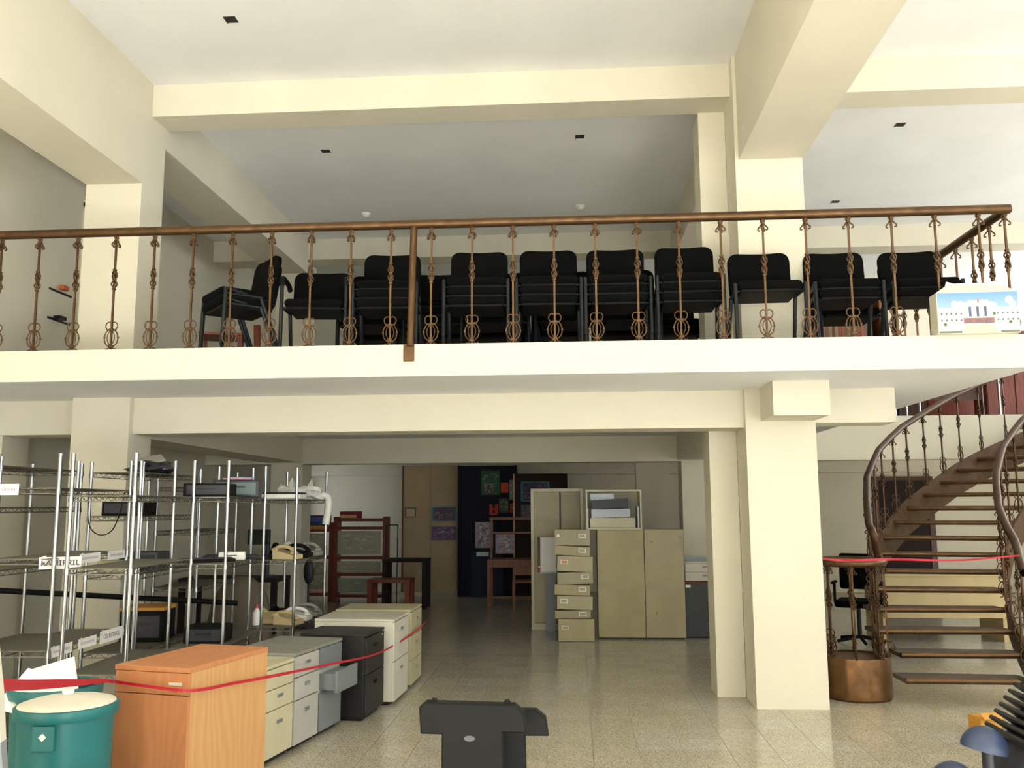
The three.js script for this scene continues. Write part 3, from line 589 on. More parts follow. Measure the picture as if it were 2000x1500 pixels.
// ---------- things on the racks ----------
function phone(pos, turn, m, label, group) {
  const p = thing('desk_telephone', label, 'telephone', pos, turn, group);
  const prof = [[-0.1, 0], [0.1, 0], [0.1, 0.03], [-0.1, 0.075]];
  obj('base', [extrude(prof, 0.17, 0.004).rotateY(-Math.PI / 2).translate(0.085, 0.004, 0)], m, p);
  obj('keypad', [cb(0.075, 0.006, 0.09, 0.03, 0.055, -0.0 + 0.0, 0.002, 0.22)], mat.blackPlastic, p);
  const hs = obj('handset', [tube([[-0.055, 0.085, -0.1], [-0.055, 0.108, -0.05], [-0.055, 0.105, 0.04], [-0.055, 0.07, 0.1]], 0.017, 14, 8)], m, p);
  obj('earpiece', [cb(0.05, 0.03, 0.055, -0.055, 0.083, -0.095, 0.012)], m, hs);
  obj('mouthpiece', [cb(0.05, 0.03, 0.055, -0.055, 0.058, 0.095, 0.012)], m, hs);
  return p;
}
{
  const s2 = 1.15 + 0.007, s3 = 0.58 + 0.007, s1 = 1.68 + 0.007;
  phone([-2.56, s2, -7.97], 1.35, mat.phone, 'beige desk telephone on the middle shelf of the telephone rack');
  phone([-2.545, s2, -8.27], 1.57, mat.blackPlastic, 'black desk telephone behind the beige one on the middle shelf');
  phone([-2.77, s2, -8.42], 0.1, mat.blackPlastic, 'black desk telephone at the back of the middle shelf');
  phone([-2.545, s2, -8.60], 1.57, mat.phoneGrey, 'grey desk telephone at the end of the middle shelf');
  phone([-2.74, s2 + 0.0, -8.68], 0.0, mat.white, 'white desk telephone in the far corner of the middle shelf');
  phone([-2.545, s3, -8.0], 1.4, mat.phone, 'beige desk telephone on the lower shelf of the telephone rack');
  phone([-2.545, s3, -8.30], 1.57, mat.white, 'white desk telephone on the lower shelf beside the cabinets');
  phone([-2.77, s3, -8.42], 0.1, mat.blackPlastic, 'black desk telephone at the back of the lower shelf');
  phone([-2.78, s3, -8.13], 0.05, mat.phone, 'beige desk telephone tucked behind another on the lower shelf');
  phone([-2.545, s3, -8.62], 1.57, mat.phoneGrey, 'grey desk telephone at the end of the lower shelf');
  const sc = thing('flatbed_scanner', 'flat white scanner with black lid edge on the top shelf', 'scanner', [-2.62, s1, -8.02], 0.1);
  obj('body', [cb(0.34, 0.045, 0.3, 0, 0.0225, 0, 0.01)], mat.white, sc); obj('lid', [cb(0.33, 0.012, 0.29, 0, 0.052, 0, 0.004)], mat.blackPlastic, sc);
  const dustbag = (pos, turn, k, label) => {
    const b = thing('plastic_machine_cover', label, 'cover', pos, turn), g = new THREE.IcosahedronGeometry(1, 3), p = g.attributes.position;
    for (let i = 0; i < p.count; i++) { let x = p.getX(i), y = p.getY(i), z = p.getZ(i); const q = 1 + 0.22 * Math.sin(5 * x + k) * Math.cos(4 * z + 2 * k) + 0.1 * Math.sin(11 * y + 3 * x); x *= q; z *= q; y = Math.max(-0.55, y * q); p.setXYZ(i, x * 0.15, (y + 0.55) * 0.085, z * 0.14); }
    g.computeVertexNormals(); obj('sheet', [g], mat.bag, b);
    obj('peak', [new THREE.ConeGeometry(0.09, 0.15, 4, 1).rotateY(0.6 + k).translate(0.02, 0.13, 0)], mat.bag, b);
    return b;
  };
  dustbag([-2.68, s1, -8.36], 0.3, 1, 'crumpled white plastic machine cover on the top shelf');
  const sb = dustbag([-2.58, s1, -8.68], 1.2, 2, 'white plastic bag drooping over the end of the top shelf');
  obj('hanging_fold', [tube([[0.02, 0.05, 0.12], [0.06, 0.02, 0.17], [0.05, -0.1, 0.18], [0.03, -0.24, 0.17]], 0.035, 14, 8)], mat.bag, sb);
  const kb = (pos, turn, label, m = mat.blackPlastic) => { const k = thing('keyboard', label, 'keyboard', pos, turn); obj('tray', [cb(0.42, 0.022, 0.15, 0, 0.011, 0, 0.006)], m, k); for (let r = 0; r < 4; r++) obj('key_row', [cb(0.38, 0.008, 0.022, 0, 0.026, -0.048 + r * 0.03, 0.002)], mat.slate, k); return k; };
  kb([-2.80, 1.207, -6.75], 0.5, 'black keyboard on the middle shelf of the black-box rack');
  kb([-2.80, 1.207, -7.25], 0.2, 'black keyboard beside a pale case on the middle shelf', mat.slate);
  kb([-2.76, 1.157, -8.06], 1.6, 'black keyboard beside the beige telephone');
  const box = (n, pos, dims, m, turn, label, cat, face) => { const b = thing(n, label, cat, pos, turn); obj('case', [cb(dims[0], dims[1], dims[2], 0, dims[1] / 2, 0, 0.006)], m, b); obj('front_panel', [cb(dims[0] * 0.86, dims[1] * 0.7, 0.004, 0, dims[1] / 2, dims[2] / 2 + 0.001, 0.001)], face ?? mat.slate, b); obj('slot', [cb(dims[0] * 0.4, dims[1] * 0.1, 0.004, 0, dims[1] * 0.6, dims[2] / 2 + 0.004, 0.001)], mat.black, b); return b; };
  box('black_device', [-2.80, 1.697, -6.78], [0.34, 0.1, 0.3], mat.blackPlastic, 0.2, 'flat black device on the top shelf behind the orange cabinet', 'device');
  box('inkjet_printer', [-2.78, 1.697, -7.28], [0.36, 0.14, 0.3], mat.slate, 0.3, 'dark grey printer on the top shelf beside the flat black device', 'printer', plain('#566a66', 0.5));
  box('black_device', [-3.47, 1.557, -6.85], [0.32, 0.11, 0.28], mat.blackPlastic, 0.1, 'black box on the second shelf of the rear rack', 'device');
  box('grey_device', [-3.45, 1.127, -7.1], [0.3, 0.14, 0.28], mat.darkGrey, 0.1, 'dark grey box on the middle shelf of the rear rack', 'device');
  box('cardboard_carton', [-3.50, 1.127, -6.78], [0.24, 0.09, 0.2], mat.tanSteel, 0.0, 'small tan carton on the middle shelf of the rear rack', 'carton', mat.tanSteel);
  box('dark_crate', [-3.47, 0.557, -7.25], [0.34, 0.24, 0.3], mat.blackPlastic, 0.1, 'black crate with yellow lid on the lower rear shelf', 'crate', mat.slate);
  tag(obj('yellow_lid', [cb(0.35, 0.03, 0.31, -3.47, 0.557 + 0.255, -7.25, 0.008, 0, 0.1)], mat.yellow), 'flat yellow lid on the black crate', 'lid');
  box('black_device', [-2.80, 0.607, -6.85], [0.3, 0.12, 0.26], mat.blackPlastic, 0.1, 'black box on the lower shelf of the black-box rack', 'device');
  box('white_case', [-2.70, 1.207, -7.02], [0.2, 0.06, 0.14], mat.white, 0.3, 'small pale case between the keyboards', 'case', mat.white);
  const hp = thing('cloth_bag', 'dark crumpled bag with grey flaps on the highest rear shelf', 'bag', [-3.45, 1.887, -7.15], 0.2);
  const bg = new THREE.IcosahedronGeometry(1, 3), bp = bg.attributes.position; for (let i = 0; i < bp.count; i++) { let x = bp.getX(i), y = bp.getY(i), z = bp.getZ(i); const q = 1 + 0.2 * Math.sin(6 * x + 2) * Math.sin(5 * z) + 0.12 * Math.cos(9 * y); bp.setXYZ(i, x * q * 0.17, (Math.max(-0.5, y * q) + 0.5) * 0.075, z * q * 0.24); } bg.computeVertexNormals();
  obj('body', [bg], mat.slate, hp); obj('flap', [cb(0.16, 0.01, 0.2, 0.02, 0.12, 0.05, 0.004, 0.3, 0.4, 0.2)], mat.phoneGrey, hp);
  const pk = thing('paper_stack', 'pink and blue printed papers on the dark grey printer', 'papers', [-2.76, 1.697 + 0.141, -7.24], 0.3);
  obj('sheet', [cb(0.22, 0.012, 0.28, 0, 0.006, 0)], plain('#c08a9a', 0.8), pk); obj('sheet', [cb(0.2, 0.008, 0.2, 0.02, 0.016, 0.02, 0, 0, 0.2)], plain('#7f96b4', 0.8), pk);
  // thermos, cone and helmet-like things beyond
  const fb = thing('spray_bottle', 'small white plastic bottle on the lower telephone shelf', 'bottle', [-2.80, 0.587, -7.9]);
  obj('body', [lathe([[0.001, 0], [0.032, 0], [0.034, 0.01], [0.034, 0.11], [0.015, 0.14], [0.012, 0.15], [0.001, 0.15]], 16)], mat.white, fb); obj('cap', [cyl(0.014, 0.03, 0, 0.165, 0, 12)], plain('#b53a44', 0.5), fb);
  const wire = tag(obj('hanging_cable', [tube([[-3.62, 1.72, -6.5], [-3.60, 1.5, -6.5], [-3.52, 1.42, -6.5], [-3.42, 1.45, -6.5], [-3.36, 1.6, -6.5], [-3.34, 1.73, -6.5]], 0.004, 30, 6)], mat.blackPlastic), 'thin dark cable hanging in a loop under the top shelf', 'cable');
}

// ---------- pedestals and cabinets in a row ----------
function cabinet(o) {                                    // front faces +z, origin at the middle of the base
  const c = thing(o.name, o.label, o.category ?? 'cabinet', o.pos, o.turn);
  const { w, h, d, body } = o, y0 = o.plinth ?? 0.03;
  obj('body', [bx(-w / 2, w / 2, y0, h - 0.02, -d / 2, d / 2 - 0.02, 0.004)], body, c);
  obj('top', [bx(-w / 2 - 0.003, w / 2 + 0.003, h - 0.02, h, -d / 2, d / 2, 0.004)], o.top ?? body, c);
  obj('plinth', [bx(-w / 2 + 0.02, w / 2 - 0.02, 0, y0, -d / 2 + 0.02, d / 2 - 0.04)], mat.black, c);
  let y = h - 0.025;
  (o.drawers ?? []).forEach((dh, i) => {
    const out = o.open === i ? 0.13 : 0;
    const dr = obj('drawer', [bx(-w / 2 + 0.006, w / 2 - 0.006, y - dh + 0.004, y - 0.002, d / 2 - 0.02 + out, d / 2 + out, 0.003), ...(out ? [bx(-w / 2 + 0.03, w / 2 - 0.03, y - dh + 0.02, y - 0.03, d / 2 - 0.1, d / 2 + out - 0.02)] : [])], o.front ?? body, c);
    if (o.handle !== 'none') {
      obj('handle', [cb(0.07, 0.022, 0.008, o.hx ?? 0, y - Math.min(dh * 0.38, 0.08), d / 2 + out + 0.004, 0.003)], o.hm ?? mat.alu, dr);
    }
    y -= dh;
  });
  if (o.lock) obj('lock', [cyl(0.008, 0.006, w / 2 - 0.05, h - 0.05, 0, 10).rotateX(0).translate(0, 0, d / 2)], mat.chrome, c);
  return c;
}
{
  const or = thing('orange_cabinet', 'orange wooden cabinet with paler side beside the teal bin', 'cabinet', [-2.017, 0, -4.785], -12.7 * D2R);
  const w = 0.43, d = 0.70, h = 0.84;
  obj('carcass', [bx(-w / 2, w / 2 - 0.018, 0.02, h - 0.025, -d / 2, d / 2 - 0.02)], mat.orangeWood, or);
  obj('side_panel', [bx(w / 2 - 0.018, w / 2, 0.0, h - 0.025, -d / 2, d / 2 - 0.019)], mat.lightWood, or);
  obj('top', [bx(-w / 2 - 0.004, w / 2 + 0.004, h - 0.025, h, -d / 2, d / 2 + 0.002, 0.003)], mat.orangeWood, or);
  const d1 = obj('drawer', [bx(-w / 2 + 0.003, w / 2 - 0.002, h - 0.13, h - 0.027, d / 2 - 0.02, d / 2, 0.002)], mat.orangeWood, or);
  obj('tag', [cb(0.075, 0.014, 0.003, 0.14, h - 0.078, d / 2 + 0.001)], mat.lid, d1);
  obj('door', [bx(-w / 2 + 0.003, w / 2 - 0.002, 0.02, h - 0.134, d / 2 - 0.02, d / 2, 0.002)], mat.orangeWood, or);
  const F0 = [-1.96, -5.74], dir = [0.17, -0.985], n = [0.985, 0.17], turn = 80 * D2R;
  const at = (t, dp) => [F0[0] + dir[0] * t - n[0] * dp / 2, 0, F0[1] + dir[1] * t - n[1] * dp / 2];
  cabinet({ name: 'drawer_pedestal', label: 'cream steel pedestal with three drawers beside the orange cabinet', pos: at(0.19, 0.5), turn, w: 0.37, h: 0.61, d: 0.5, body: mat.cream, drawers: [0.13, 0.13, 0.29] });
  cabinet({ name: 'drawer_pedestal', label: 'grey steel pedestal with three closed drawers in the row', pos: at(0.575, 0.52), turn, w: 0.37, h: 0.635, d: 0.52, body: mat.greySteel, top: mat.blueGreyTop, drawers: [0.14, 0.15, 0.29] });
  cabinet({ name: 'drawer_pedestal', label: 'grey steel pedestal with its second drawer pulled open', pos: at(0.96, 0.52), turn, w: 0.37, h: 0.635, d: 0.52, body: mat.greySteel, top: mat.blueGreyTop, front: mat.alu, drawers: [0.15, 0.16, 0.27], open: 1, handle: 'none' });
  cabinet({ name: 'drawer_cabinet', label: 'black steel two-drawer cabinet between grey and white ones', pos: [-1.85, 0, -7.22], turn: 84 * D2R, w: 0.44, h: 0.645, d: 0.54, body: mat.blackSteel, drawers: [0.28, 0.3], hm: mat.blackPlastic, lock: true });
  cabinet({ name: 'drawer_cabinet', label: 'off-white steel lateral cabinet beyond the black one', pos: [-1.83, 0, -7.80], turn: 88 * D2R, w: 0.52, h: 0.69, d: 0.68, body: mat.whiteSteel, drawers: [0.32, 0.32] });
  cabinet({ name: 'drawer_cabinet', label: 'tan steel drawer cabinet at the far end of the row', pos: [-1.83, 0, -8.48], turn: 89 * D2R, w: 0.5, h: 0.69, d: 0.70, body: mat.tanSteel, drawers: [0.21, 0.22, 0.21] });
}
// ---------- bins ----------
function bin(pos, label, lid) {
  const b = thing('trash_bin', label, 'trash bin', pos, 0.1), R = 0.2, H = 0.80;
  obj('tub', [lathe([[0.001, 0.004], [0.155, 0.0], [0.16, 0.015], [R - 0.012, H - 0.05], [R + 0.004, H - 0.045], [R + 0.006, H - 0.005], [R - 0.006, H], [R - 0.012, H - 0.01], [R - 0.02, H - 0.06], [0.15, 0.02], [0.001, 0.02]], 48)], mat.teal, b);
  for (const s of [1, -1]) { const p = obj('handle_plate', [cb(0.09, 0.10, 0.022, 0, H - 0.10, s * (R - 0.004), 0.006, s * 0.04)], mat.teal, b); obj('sticker', [cb(0.022, 0.022, 0.002, 0, H - 0.092, s * (R + 0.009), 0, 0, 0, Math.PI / 4)], mat.white, p); }
  if (lid) { const l = obj('lid', [lathe([[0.001, 0.835], [0.07, 0.830], [0.15, 0.815], [0.19, 0.803], [0.194, 0.792], [0.001, 0.792]], 48)], mat.lid, b); obj('knob', [lathe([[0.001, 0.86], [0.02, 0.857], [0.024, 0.848], [0.02, 0.83], [0.001, 0.83]], 16)], mat.white, l); }
  return b;
}
bin([-2.158, 0, -3.81], 'teal plastic bin with pale lid beside the orange cabinet', true);
bin([-2.44, 0, -4.20], 'open teal plastic bin filled with papers behind the lidded bin', false);
{
  const p = thing('loose_papers', 'folded white papers sticking out of the open teal bin', 'papers', [-2.46, 0.72, -4.16], 0.3);
  obj('sheet', [cb(0.21, 0.002, 0.28, 0.02, 0.10, 0.0, 0, 0.45, 0.2, 0.25)], mat.paper, p);
  obj('sheet', [cb(0.21, 0.002, 0.25, -0.05, 0.06, 0.05, 0, 0.6, -0.3, -0.2)], mat.paper, p);
  const lp = thing('plastic_partition', 'pale grey curved plastic panel standing beside the bins', 'panel', [-2.03, 0, -2.98], 0.25);
  const sh = []; for (let k = 0; k <= 8; k++) sh.push([-0.18 - 0.0 + 0.02 * Math.sin(k / 8 * 3), k / 8 * 1.22]);
  obj('upper_shell', [extrude([[-0.2, 0.86], [0.115, 0.86], [0.10, 1.0], [0.075, 1.16], [0.04, 1.22], [-0.2, 1.24]], 0.05, 0.008)], mat.lid, lp);
  obj('lower_shell', [extrude([[-0.2, 0], [0.2, 0], [0.18, 0.3], [0.15, 0.6], [0.115, 0.855], [-0.2, 0.855]], 0.05, 0.008)], mat.greyPlastic, lp);
}
// ---------- red barrier tape ----------
function ribbon(name, label, pts, widths, twist = 0) {
  const cv = new THREE.CatmullRomCurve3(pts.map((p) => V(...p))), N = 120, pos = [], idx = [];
  for (let i = 0; i <= N; i++) {
    const t = i / N, p = cv.getPoint(t), tan = cv.getTangent(t), q = t * (widths.length - 1), k = Math.min(widths.length - 2, Math.floor(q)), w = (widths[k] + (widths[k + 1] - widths[k]) * (q - k)) / 2;
    const side = V(-tan.z, 0, tan.x).normalize(), a = twist * Math.sin(t * 26), u = V(0, Math.cos(a), 0).addScaledVector(side, Math.sin(a)), nn = side.clone().multiplyScalar(Math.cos(a) * 0.0012).add(V(0, -Math.sin(a) * 0.0012, 0));
    for (const [su, sn] of [[-1, -1], [1, -1], [1, 1], [-1, 1]]) pos.push(p.x + u.x * w * su + nn.x * sn, p.y + u.y * w * su + nn.y * sn, p.z + u.z * w * su + nn.z * sn);
  }
  for (let i = 0; i < N; i++) for (let k = 0; k < 4; k++) { const a = i * 4 + k, b = i * 4 + (k + 1) % 4; idx.push(a, a + 4, b + 4, a, b + 4, b); }
  const g = new THREE.BufferGeometry(); g.setAttribute('position', new THREE.Float32BufferAttribute(pos, 3)); g.setIndex(idx);
  const ng = g.toNonIndexed(); ng.computeVertexNormals(); ng.setAttribute('uv', new THREE.Float32BufferAttribute(new Float32Array(ng.attributes.position.count * 2), 2));
  const m = mat.red.clone(); m.side = THREE.DoubleSide; m.userData.metric = false;
  return tag(obj(name, [ng], m), label, 'tape');
}
ribbon('barrier_tape', 'red barrier tape stretched past the bins and along the cabinets', [[-1.92, 1.06, -2.86], [-2.0, 0.99, -3.2], [-2.13, 0.885, -3.79], [-2.24, 0.80, -4.28], [-2.27, 0.77, -4.42], [-2.08, 0.755, -4.39], [-1.865, 0.745, -4.35], [-1.78, 0.71, -4.72], [-1.69, 0.68, -5.10], [-1.66, 0.57, -6.1], [-1.55, 0.50, -6.9], [-1.515, 0.475, -7.5], [-1.45, 0.50, -8.2], [-1.435, 0.52, -8.74]], [0.045, 0.036, 0.016, 0.014, 0.016, 0.016, 0.014, 0.014, 0.014], 0.25);
ribbon('barrier_tape', 'red barrier tape strung across the foot of the staircase', [[2.005, 1.175, -7.72], [2.2, 1.155, -7.74], [2.6, 1.165, -7.72], [3.1, 1.16, -7.66], [3.58, 1.2, -7.62]], [0.012, 0.018, 0.02, 0.014, 0.012], 0.3);

// ---------- near things ----------
{
  const t = thing('black_stand', 'black plastic stand with two parallel T-shaped uprights', 'stand', [0, 0, -2.2]);
  const T = (x0, x1, l0, l1, top, drop, bot) => [[x0, top - 0.01], [x0 + 0.012, top], [x1 - 0.02, top - 0.004], [x1, top - 0.02], [x1 + 0.006, drop], [l1, drop], [l1 + 0.02, bot], [l0 - 0.005, bot], [l0, drop - 0.005], [x0 + 0.004, drop - 0.004]];
  const up1 = obj('upright', [extrude(T(-0.368, -0.128, -0.314, -0.178, 1.158, 1.098, 0.04), 0.026, 0.004).translate(0, 0, 0)], mat.blackPlastic, t);
  obj('slot', [cyl(0.012, 0.004, 0, 0, 0, 16).rotateX(Math.PI / 2).scale(1.1, 0.55, 1).translate(-0.252, 1.082, 0.0305)], mat.darkGrey, up1);
  obj('peg', [cb(0.014, 0.012, 0.02, -0.338, 1.162, 0.012, 0.004)], mat.blackPlastic, up1);
  obj('peg', [cb(0.014, 0.012, 0.02, -0.165, 1.160, 0.012, 0.004)], mat.blackPlastic, up1);
  obj('upright', [extrude(T(-0.30, -0.080, -0.25, -0.130, 1.130, 1.074, 0.04), 0.026, 0.004).translate(0, 0, -0.075)], mat.blackPlastic, t);
  obj('spacer', [cb(0.06, 0.04, 0.044, -0.22, 0.95, -0.026, 0.004)], mat.blackPlastic, t);
  obj('base', [cb(0.36, 0.04, 0.42, -0.22, 0.02, -0.04, 0.012)], mat.blackPlastic, t);
  const m = thing('exercise_machine', 'dark blue and slate plastic machine with ribbed grille and rounded levers', 'machine', [1.19, 0.0, -2.5], 0);
  obj('base', [cb(0.36, 0.06, 0.5, 0.12, 0.03, 0, 0.02)], mat.slate, m);
  obj('column', [cb(0.16, 0.85, 0.16, 0.14, 0.46, -0.02, 0.04)], mat.slate, m);
  obj('housing', [cb(0.22, 0.46, 0.2, 0.05, 0.96, -0.04, 0.06, 0, 0, -0.62)], mat.slate, m);
  for (let k = 0; k < 8; k++) { const s = k * 0.022 - 0.075; obj('grille_rib', [cb(0.012, 0.11, 0.22, 0.0 + s * 0.62, 1.06 + s * 0.78, 0.0, 0.004, 0, 0, 0.95)], mat.black, m); }
  const lever = (x, y, z, mm, k) => { const g = obj('lever', [bar([x + 0.015, 0.62, z - 0.02], [x + 0.01, y - 0.02, z], 0.016, 10)], mat.slate, m); obj('lever_cap', [new THREE.SphereGeometry(0.058, 24, 12, 0, Math.PI * 2, 0, Math.PI * 0.5).scale(1, 0.95, 0.8).rotateZ(k).translate(x, y - 0.035, z), cyl(0.057, 0.006, 0, 0, 0, 24).scale(1, 1, 0.8).rotateZ(k).translate(x, y - 0.036, z)], mm, g); };
  lever(-0.155, 1.035, 0.03, mat.blueCap, -0.22); lever(-0.25, 0.955, 0.06, mat.blueMachine, 0.35);
  const y = thing('orange_carton', 'small open orange carton on the floor near the stair foot', 'carton', [2.93, 0, -6.95], 0.2);
  obj('body', [bx(-0.08, 0.08, 0, 0.10, -0.07, 0.07)], mat.yellow, y); obj('flap', [cb(0.15, 0.003, 0.06, 0, 0.115, 0.085, 0, 0.6)], mat.yellow, y);
}

// ---------- filing cabinets and the drawer stack ----------
{
  const fc = (x0, x1, m, label, marks) => {
    const w = x1 - x0, c = thing('filing_cabinet', label, 'cabinet', [(x0 + x1) / 2, 0, -11.52]);
    obj('body', [bx(-w / 2 + 0.002, w / 2 - 0.002, 0.02, 1.305, -0.26, 0.24, 0.004)], m, c); obj('top', [bx(-w / 2 + 0.001, w / 2 - 0.001, 1.305, 1.318, -0.262, 0.243, 0.002)], m, c); obj('plinth', [bx(-w / 2 + 0.02, w / 2 - 0.02, 0, 0.02, -0.24, 0.22)], mat.black, c);
    for (const [u, v, a] of marks) obj('scratch', [cb(0.035, 0.006, 0.0015, u, v, 0.2405, 0, 0, 0, a)], mat.darkGrey, c);
    return c;
  };
  fc(0.27, 0.845, mat.oliveSteel, 'wide olive steel filing cabinet beside the stacked drawers', []);
  fc(0.848, 1.33, mat.oliveSteel3, 'narrower olive steel filing cabinet with scratches on its side', [[-0.15, 1.17, -0.6], [0.2, 1.22, -0.3], [-0.11, 0.31, 1.2]]);
  const hs = [0.27, 0.10, 0.17, 0.13, 0.15, 0.19, 0.12, 0.20]; let y = 0;
  const offs = [[-0.005, 0.02], [-0.02, -0.06], [-0.03, 0.05], [-0.03, -0.04], [-0.02, 0.06], [-0.03, 0.08], [-0.03, -0.03], [-0.04, 0.02]], wh = ['with label holder at its left, bottom of the stack', 'tilted thin one just above the bottom', 'third up in the stack', 'fourth up in the stack', 'fifth up in the stack', 'with an orange label in the stack', 'second from the top of the stack', 'topmost of the stack with a sticker'];
  hs.forEach((h, i) => {
    const d = thing('steel_file_box', 'olive steel file drawer ' + wh[i], 'drawer', [offs[i][0], y, -11.35], offs[i][1]);
    d.rotation.z = [0, 0.035, -0.03, -0.025, 0.03, -0.035, -0.05, -0.01][i];
    const m = [mat.oliveSteel, mat.oliveSteel2, mat.oliveSteel3][i % 3], w = 0.43;
    obj('front', [bx(-w / 2, w / 2, 0.004, h - 0.004, 0.26, 0.285, 0.004)], m, d);
    obj('tray', [bx(-w / 2 + 0.02, w / 2 - 0.02, 0.008, h - 0.012, -0.28, 0.26)], mat.oliveSteel2, d);
    const lx = i === 0 || i === 5 || i === 2 ? -0.13 : 0.12, ly = Math.min(h - 0.05, h * 0.6);
    const lh = obj('label_holder', [bx(lx - 0.045, lx + 0.045, ly - 0.026, ly + 0.026, 0.285, 0.289)], mat.white, d);
    obj('label_card', [bx(lx - 0.034, lx + 0.034, ly - 0.016, ly + 0.016, 0.289, 0.290)], i === 5 ? plain('#c98a52', 0.8) : m, lh);
    if (i === 7) obj('sticker', [cyl(0.02, 0.002, 0, 0, 0, 14).rotateX(Math.PI / 2).translate(-0.17, 0.12, 0.286)], mat.paper, d);
    y += h;
  });
  const ob = thing('open_steel_box', 'open-fronted cream steel box holding grey trays on the filing cabinets', 'box', [0.485, 1.319, -11.52]);
  const w = 0.345, h = 0.49;
  obj('shell', [bx(-w, -w + 0.02, 0, h, -0.2, 0.22), bx(w - 0.02, w, 0, h, -0.2, 0.22), bx(-w + 0.02, w - 0.02, h - 0.025, h, -0.2, 0.22), bx(-w + 0.02, w - 0.02, 0, 0.02, -0.2, 0.22), bx(-w + 0.02, w - 0.02, 0.02, h - 0.025, -0.2, -0.19)], mat.cream, ob);
  obj('foil_lining', [bx(-w + 0.02, -w + 0.03, 0.02, 0.25, -0.18, 0.2), bx(w - 0.05, w - 0.03, 0.02, 0.28, -0.18, 0.2), cb(0.3, 0.09, 0.01, -0.13, 0.40, -0.1)], mat.foil, ob);
  const trayIn = (label, pos, dims, m, rz) => { const t = thing('metal_tray', label, 'tray', pos, 0); obj('floor', [cb(dims[0], 0.008, dims[2], 0, 0.004, 0, 0, 0, 0, rz)], m, t); obj('front_lip', [cb(dims[0], dims[1], 0.008, 0, dims[1] / 2, dims[2] / 2, 0, 0, 0, rz)], m, t); obj('back_lip', [cb(dims[0], dims[1], 0.008, 0, dims[1] / 2, -dims[2] / 2, 0, 0, 0, rz)], m, t); };
  trayIn('cream drawer front lying at the bottom of the open box', [0.47, 1.342, -11.5], [0.56, 0.12, 0.3], mat.cream, 0);
  trayIn('grey metal tray in the middle of the open box', [0.45, 1.468, -11.5], [0.48, 0.1, 0.28], mat.alu, 0.02);
  trayIn('dark grey metal tray on top inside the open box', [0.44, 1.58, -11.5], [0.46, 0.11, 0.26], mat.darkGrey, 0.05);
  const tc = thing('sliding_door_cabinet', 'tall cream steel cabinet with two sliding doors behind the drawer stack', 'cabinet', [-0.235, 0, -12.35]);
  obj('carcass', [bx(-0.35, -0.31, 0, 1.84, -0.2, 0.25, 0.003), bx(0.31, 0.35, 0, 1.84, -0.2, 0.25, 0.003), bx(-0.31, 0.31, 1.80, 1.84, -0.2, 0.25), bx(-0.31, 0.31, 0, 0.08, -0.2, 0.25), bx(-0.31, 0.31, 0.08, 1.8, -0.2, -0.19)], mat.cream, tc);
  obj('door', [bx(-0.31, 0.03, 0.085, 1.795, 0.20, 0.218)], mat.oliveSteel3, tc); obj('door', [bx(0.05, 0.305, 0.085, 1.795, 0.165, 0.183)], mat.oliveSteel3, tc); obj('rail', [bx(0.03, 0.045, 0.085, 1.795, 0.19, 0.225)], mat.darkGrey, tc);
  const wp = thing('white_flip_board', 'white flip board with dark edge standing before the tall cabinet', 'board', [-0.36, 0, -11.9], 0.1);
  obj('sheet', [cb(0.21, 0.45, 0.02, 0.01, 0.98, 0.0, 0.003)], mat.white, wp); obj('edge', [cb(0.03, 0.46, 0.022, -0.115, 0.98, -0.004, 0.003)], mat.brownWood, wp); obj('ledge', [cb(0.24, 0.015, 0.04, 0.01, 0.75, 0.01, 0.003)], mat.alu, wp); obj('stand', [bx(-0.03, 0.10, 0, 0.75, -0.03, -0.012)], mat.greyPlastic, wp);
  const rx = thing('red_marker_box', 'tiny red box on the ledge of the flip board', 'box', [-0.47, 0.758, -11.885]); obj('body', [cb(0.03, 0.06, 0.02, 0, 0.03, 0, 0.003)], mat.red, rx); obj('cap', [cb(0.03, 0.014, 0.02, 0, 0.067, 0, 0.003)], mat.white, rx);
  const dg = thing('low_cupboard', 'dark grey low cupboard with reddish wood top beside the far column', 'cupboard', [1.60, 0, -11.62]);
  obj('body', [bx(-0.265, 0.265, 0.02, 0.655, -0.22, 0.24, 0.003)], mat.darkGrey, dg); obj('top', [bx(-0.27, 0.27, 0.655, 0.68, -0.23, 0.25, 0.003)], mat.redWood, dg); obj('tag', [bx(-0.25, -0.19, 0.61, 0.64, 0.24, 0.242)], mat.white, dg); obj('plinth', [bx(-0.24, 0.24, 0, 0.02, -0.2, 0.2)], mat.black, dg);
  cabinet({ name: 'desktop_drawers', label: 'small pale two-drawer unit on the dark grey low cupboard', pos: [1.60, 0.68, -11.6], turn: 0, w: 0.5, h: 0.24, d: 0.4, body: mat.whiteSteel, drawers: [0.10, 0.11], plinth: 0.005, hm: mat.phoneGrey });
  const pt = thing('paper_tray', 'flat grey paper tray on the small pale drawer unit', 'tray', [1.52, 0.921, -11.6]); obj('tray', [bx(-0.18, 0.18, 0, 0.012, -0.13, 0.13), bx(-0.18, 0.18, 0.012, 0.05, -0.13, -0.12)], mat.alu, pt); obj('lip', [cb(0.36, 0.03, 0.006, 0, 0.02, 0.13)], mat.greyPlastic, pt);
}

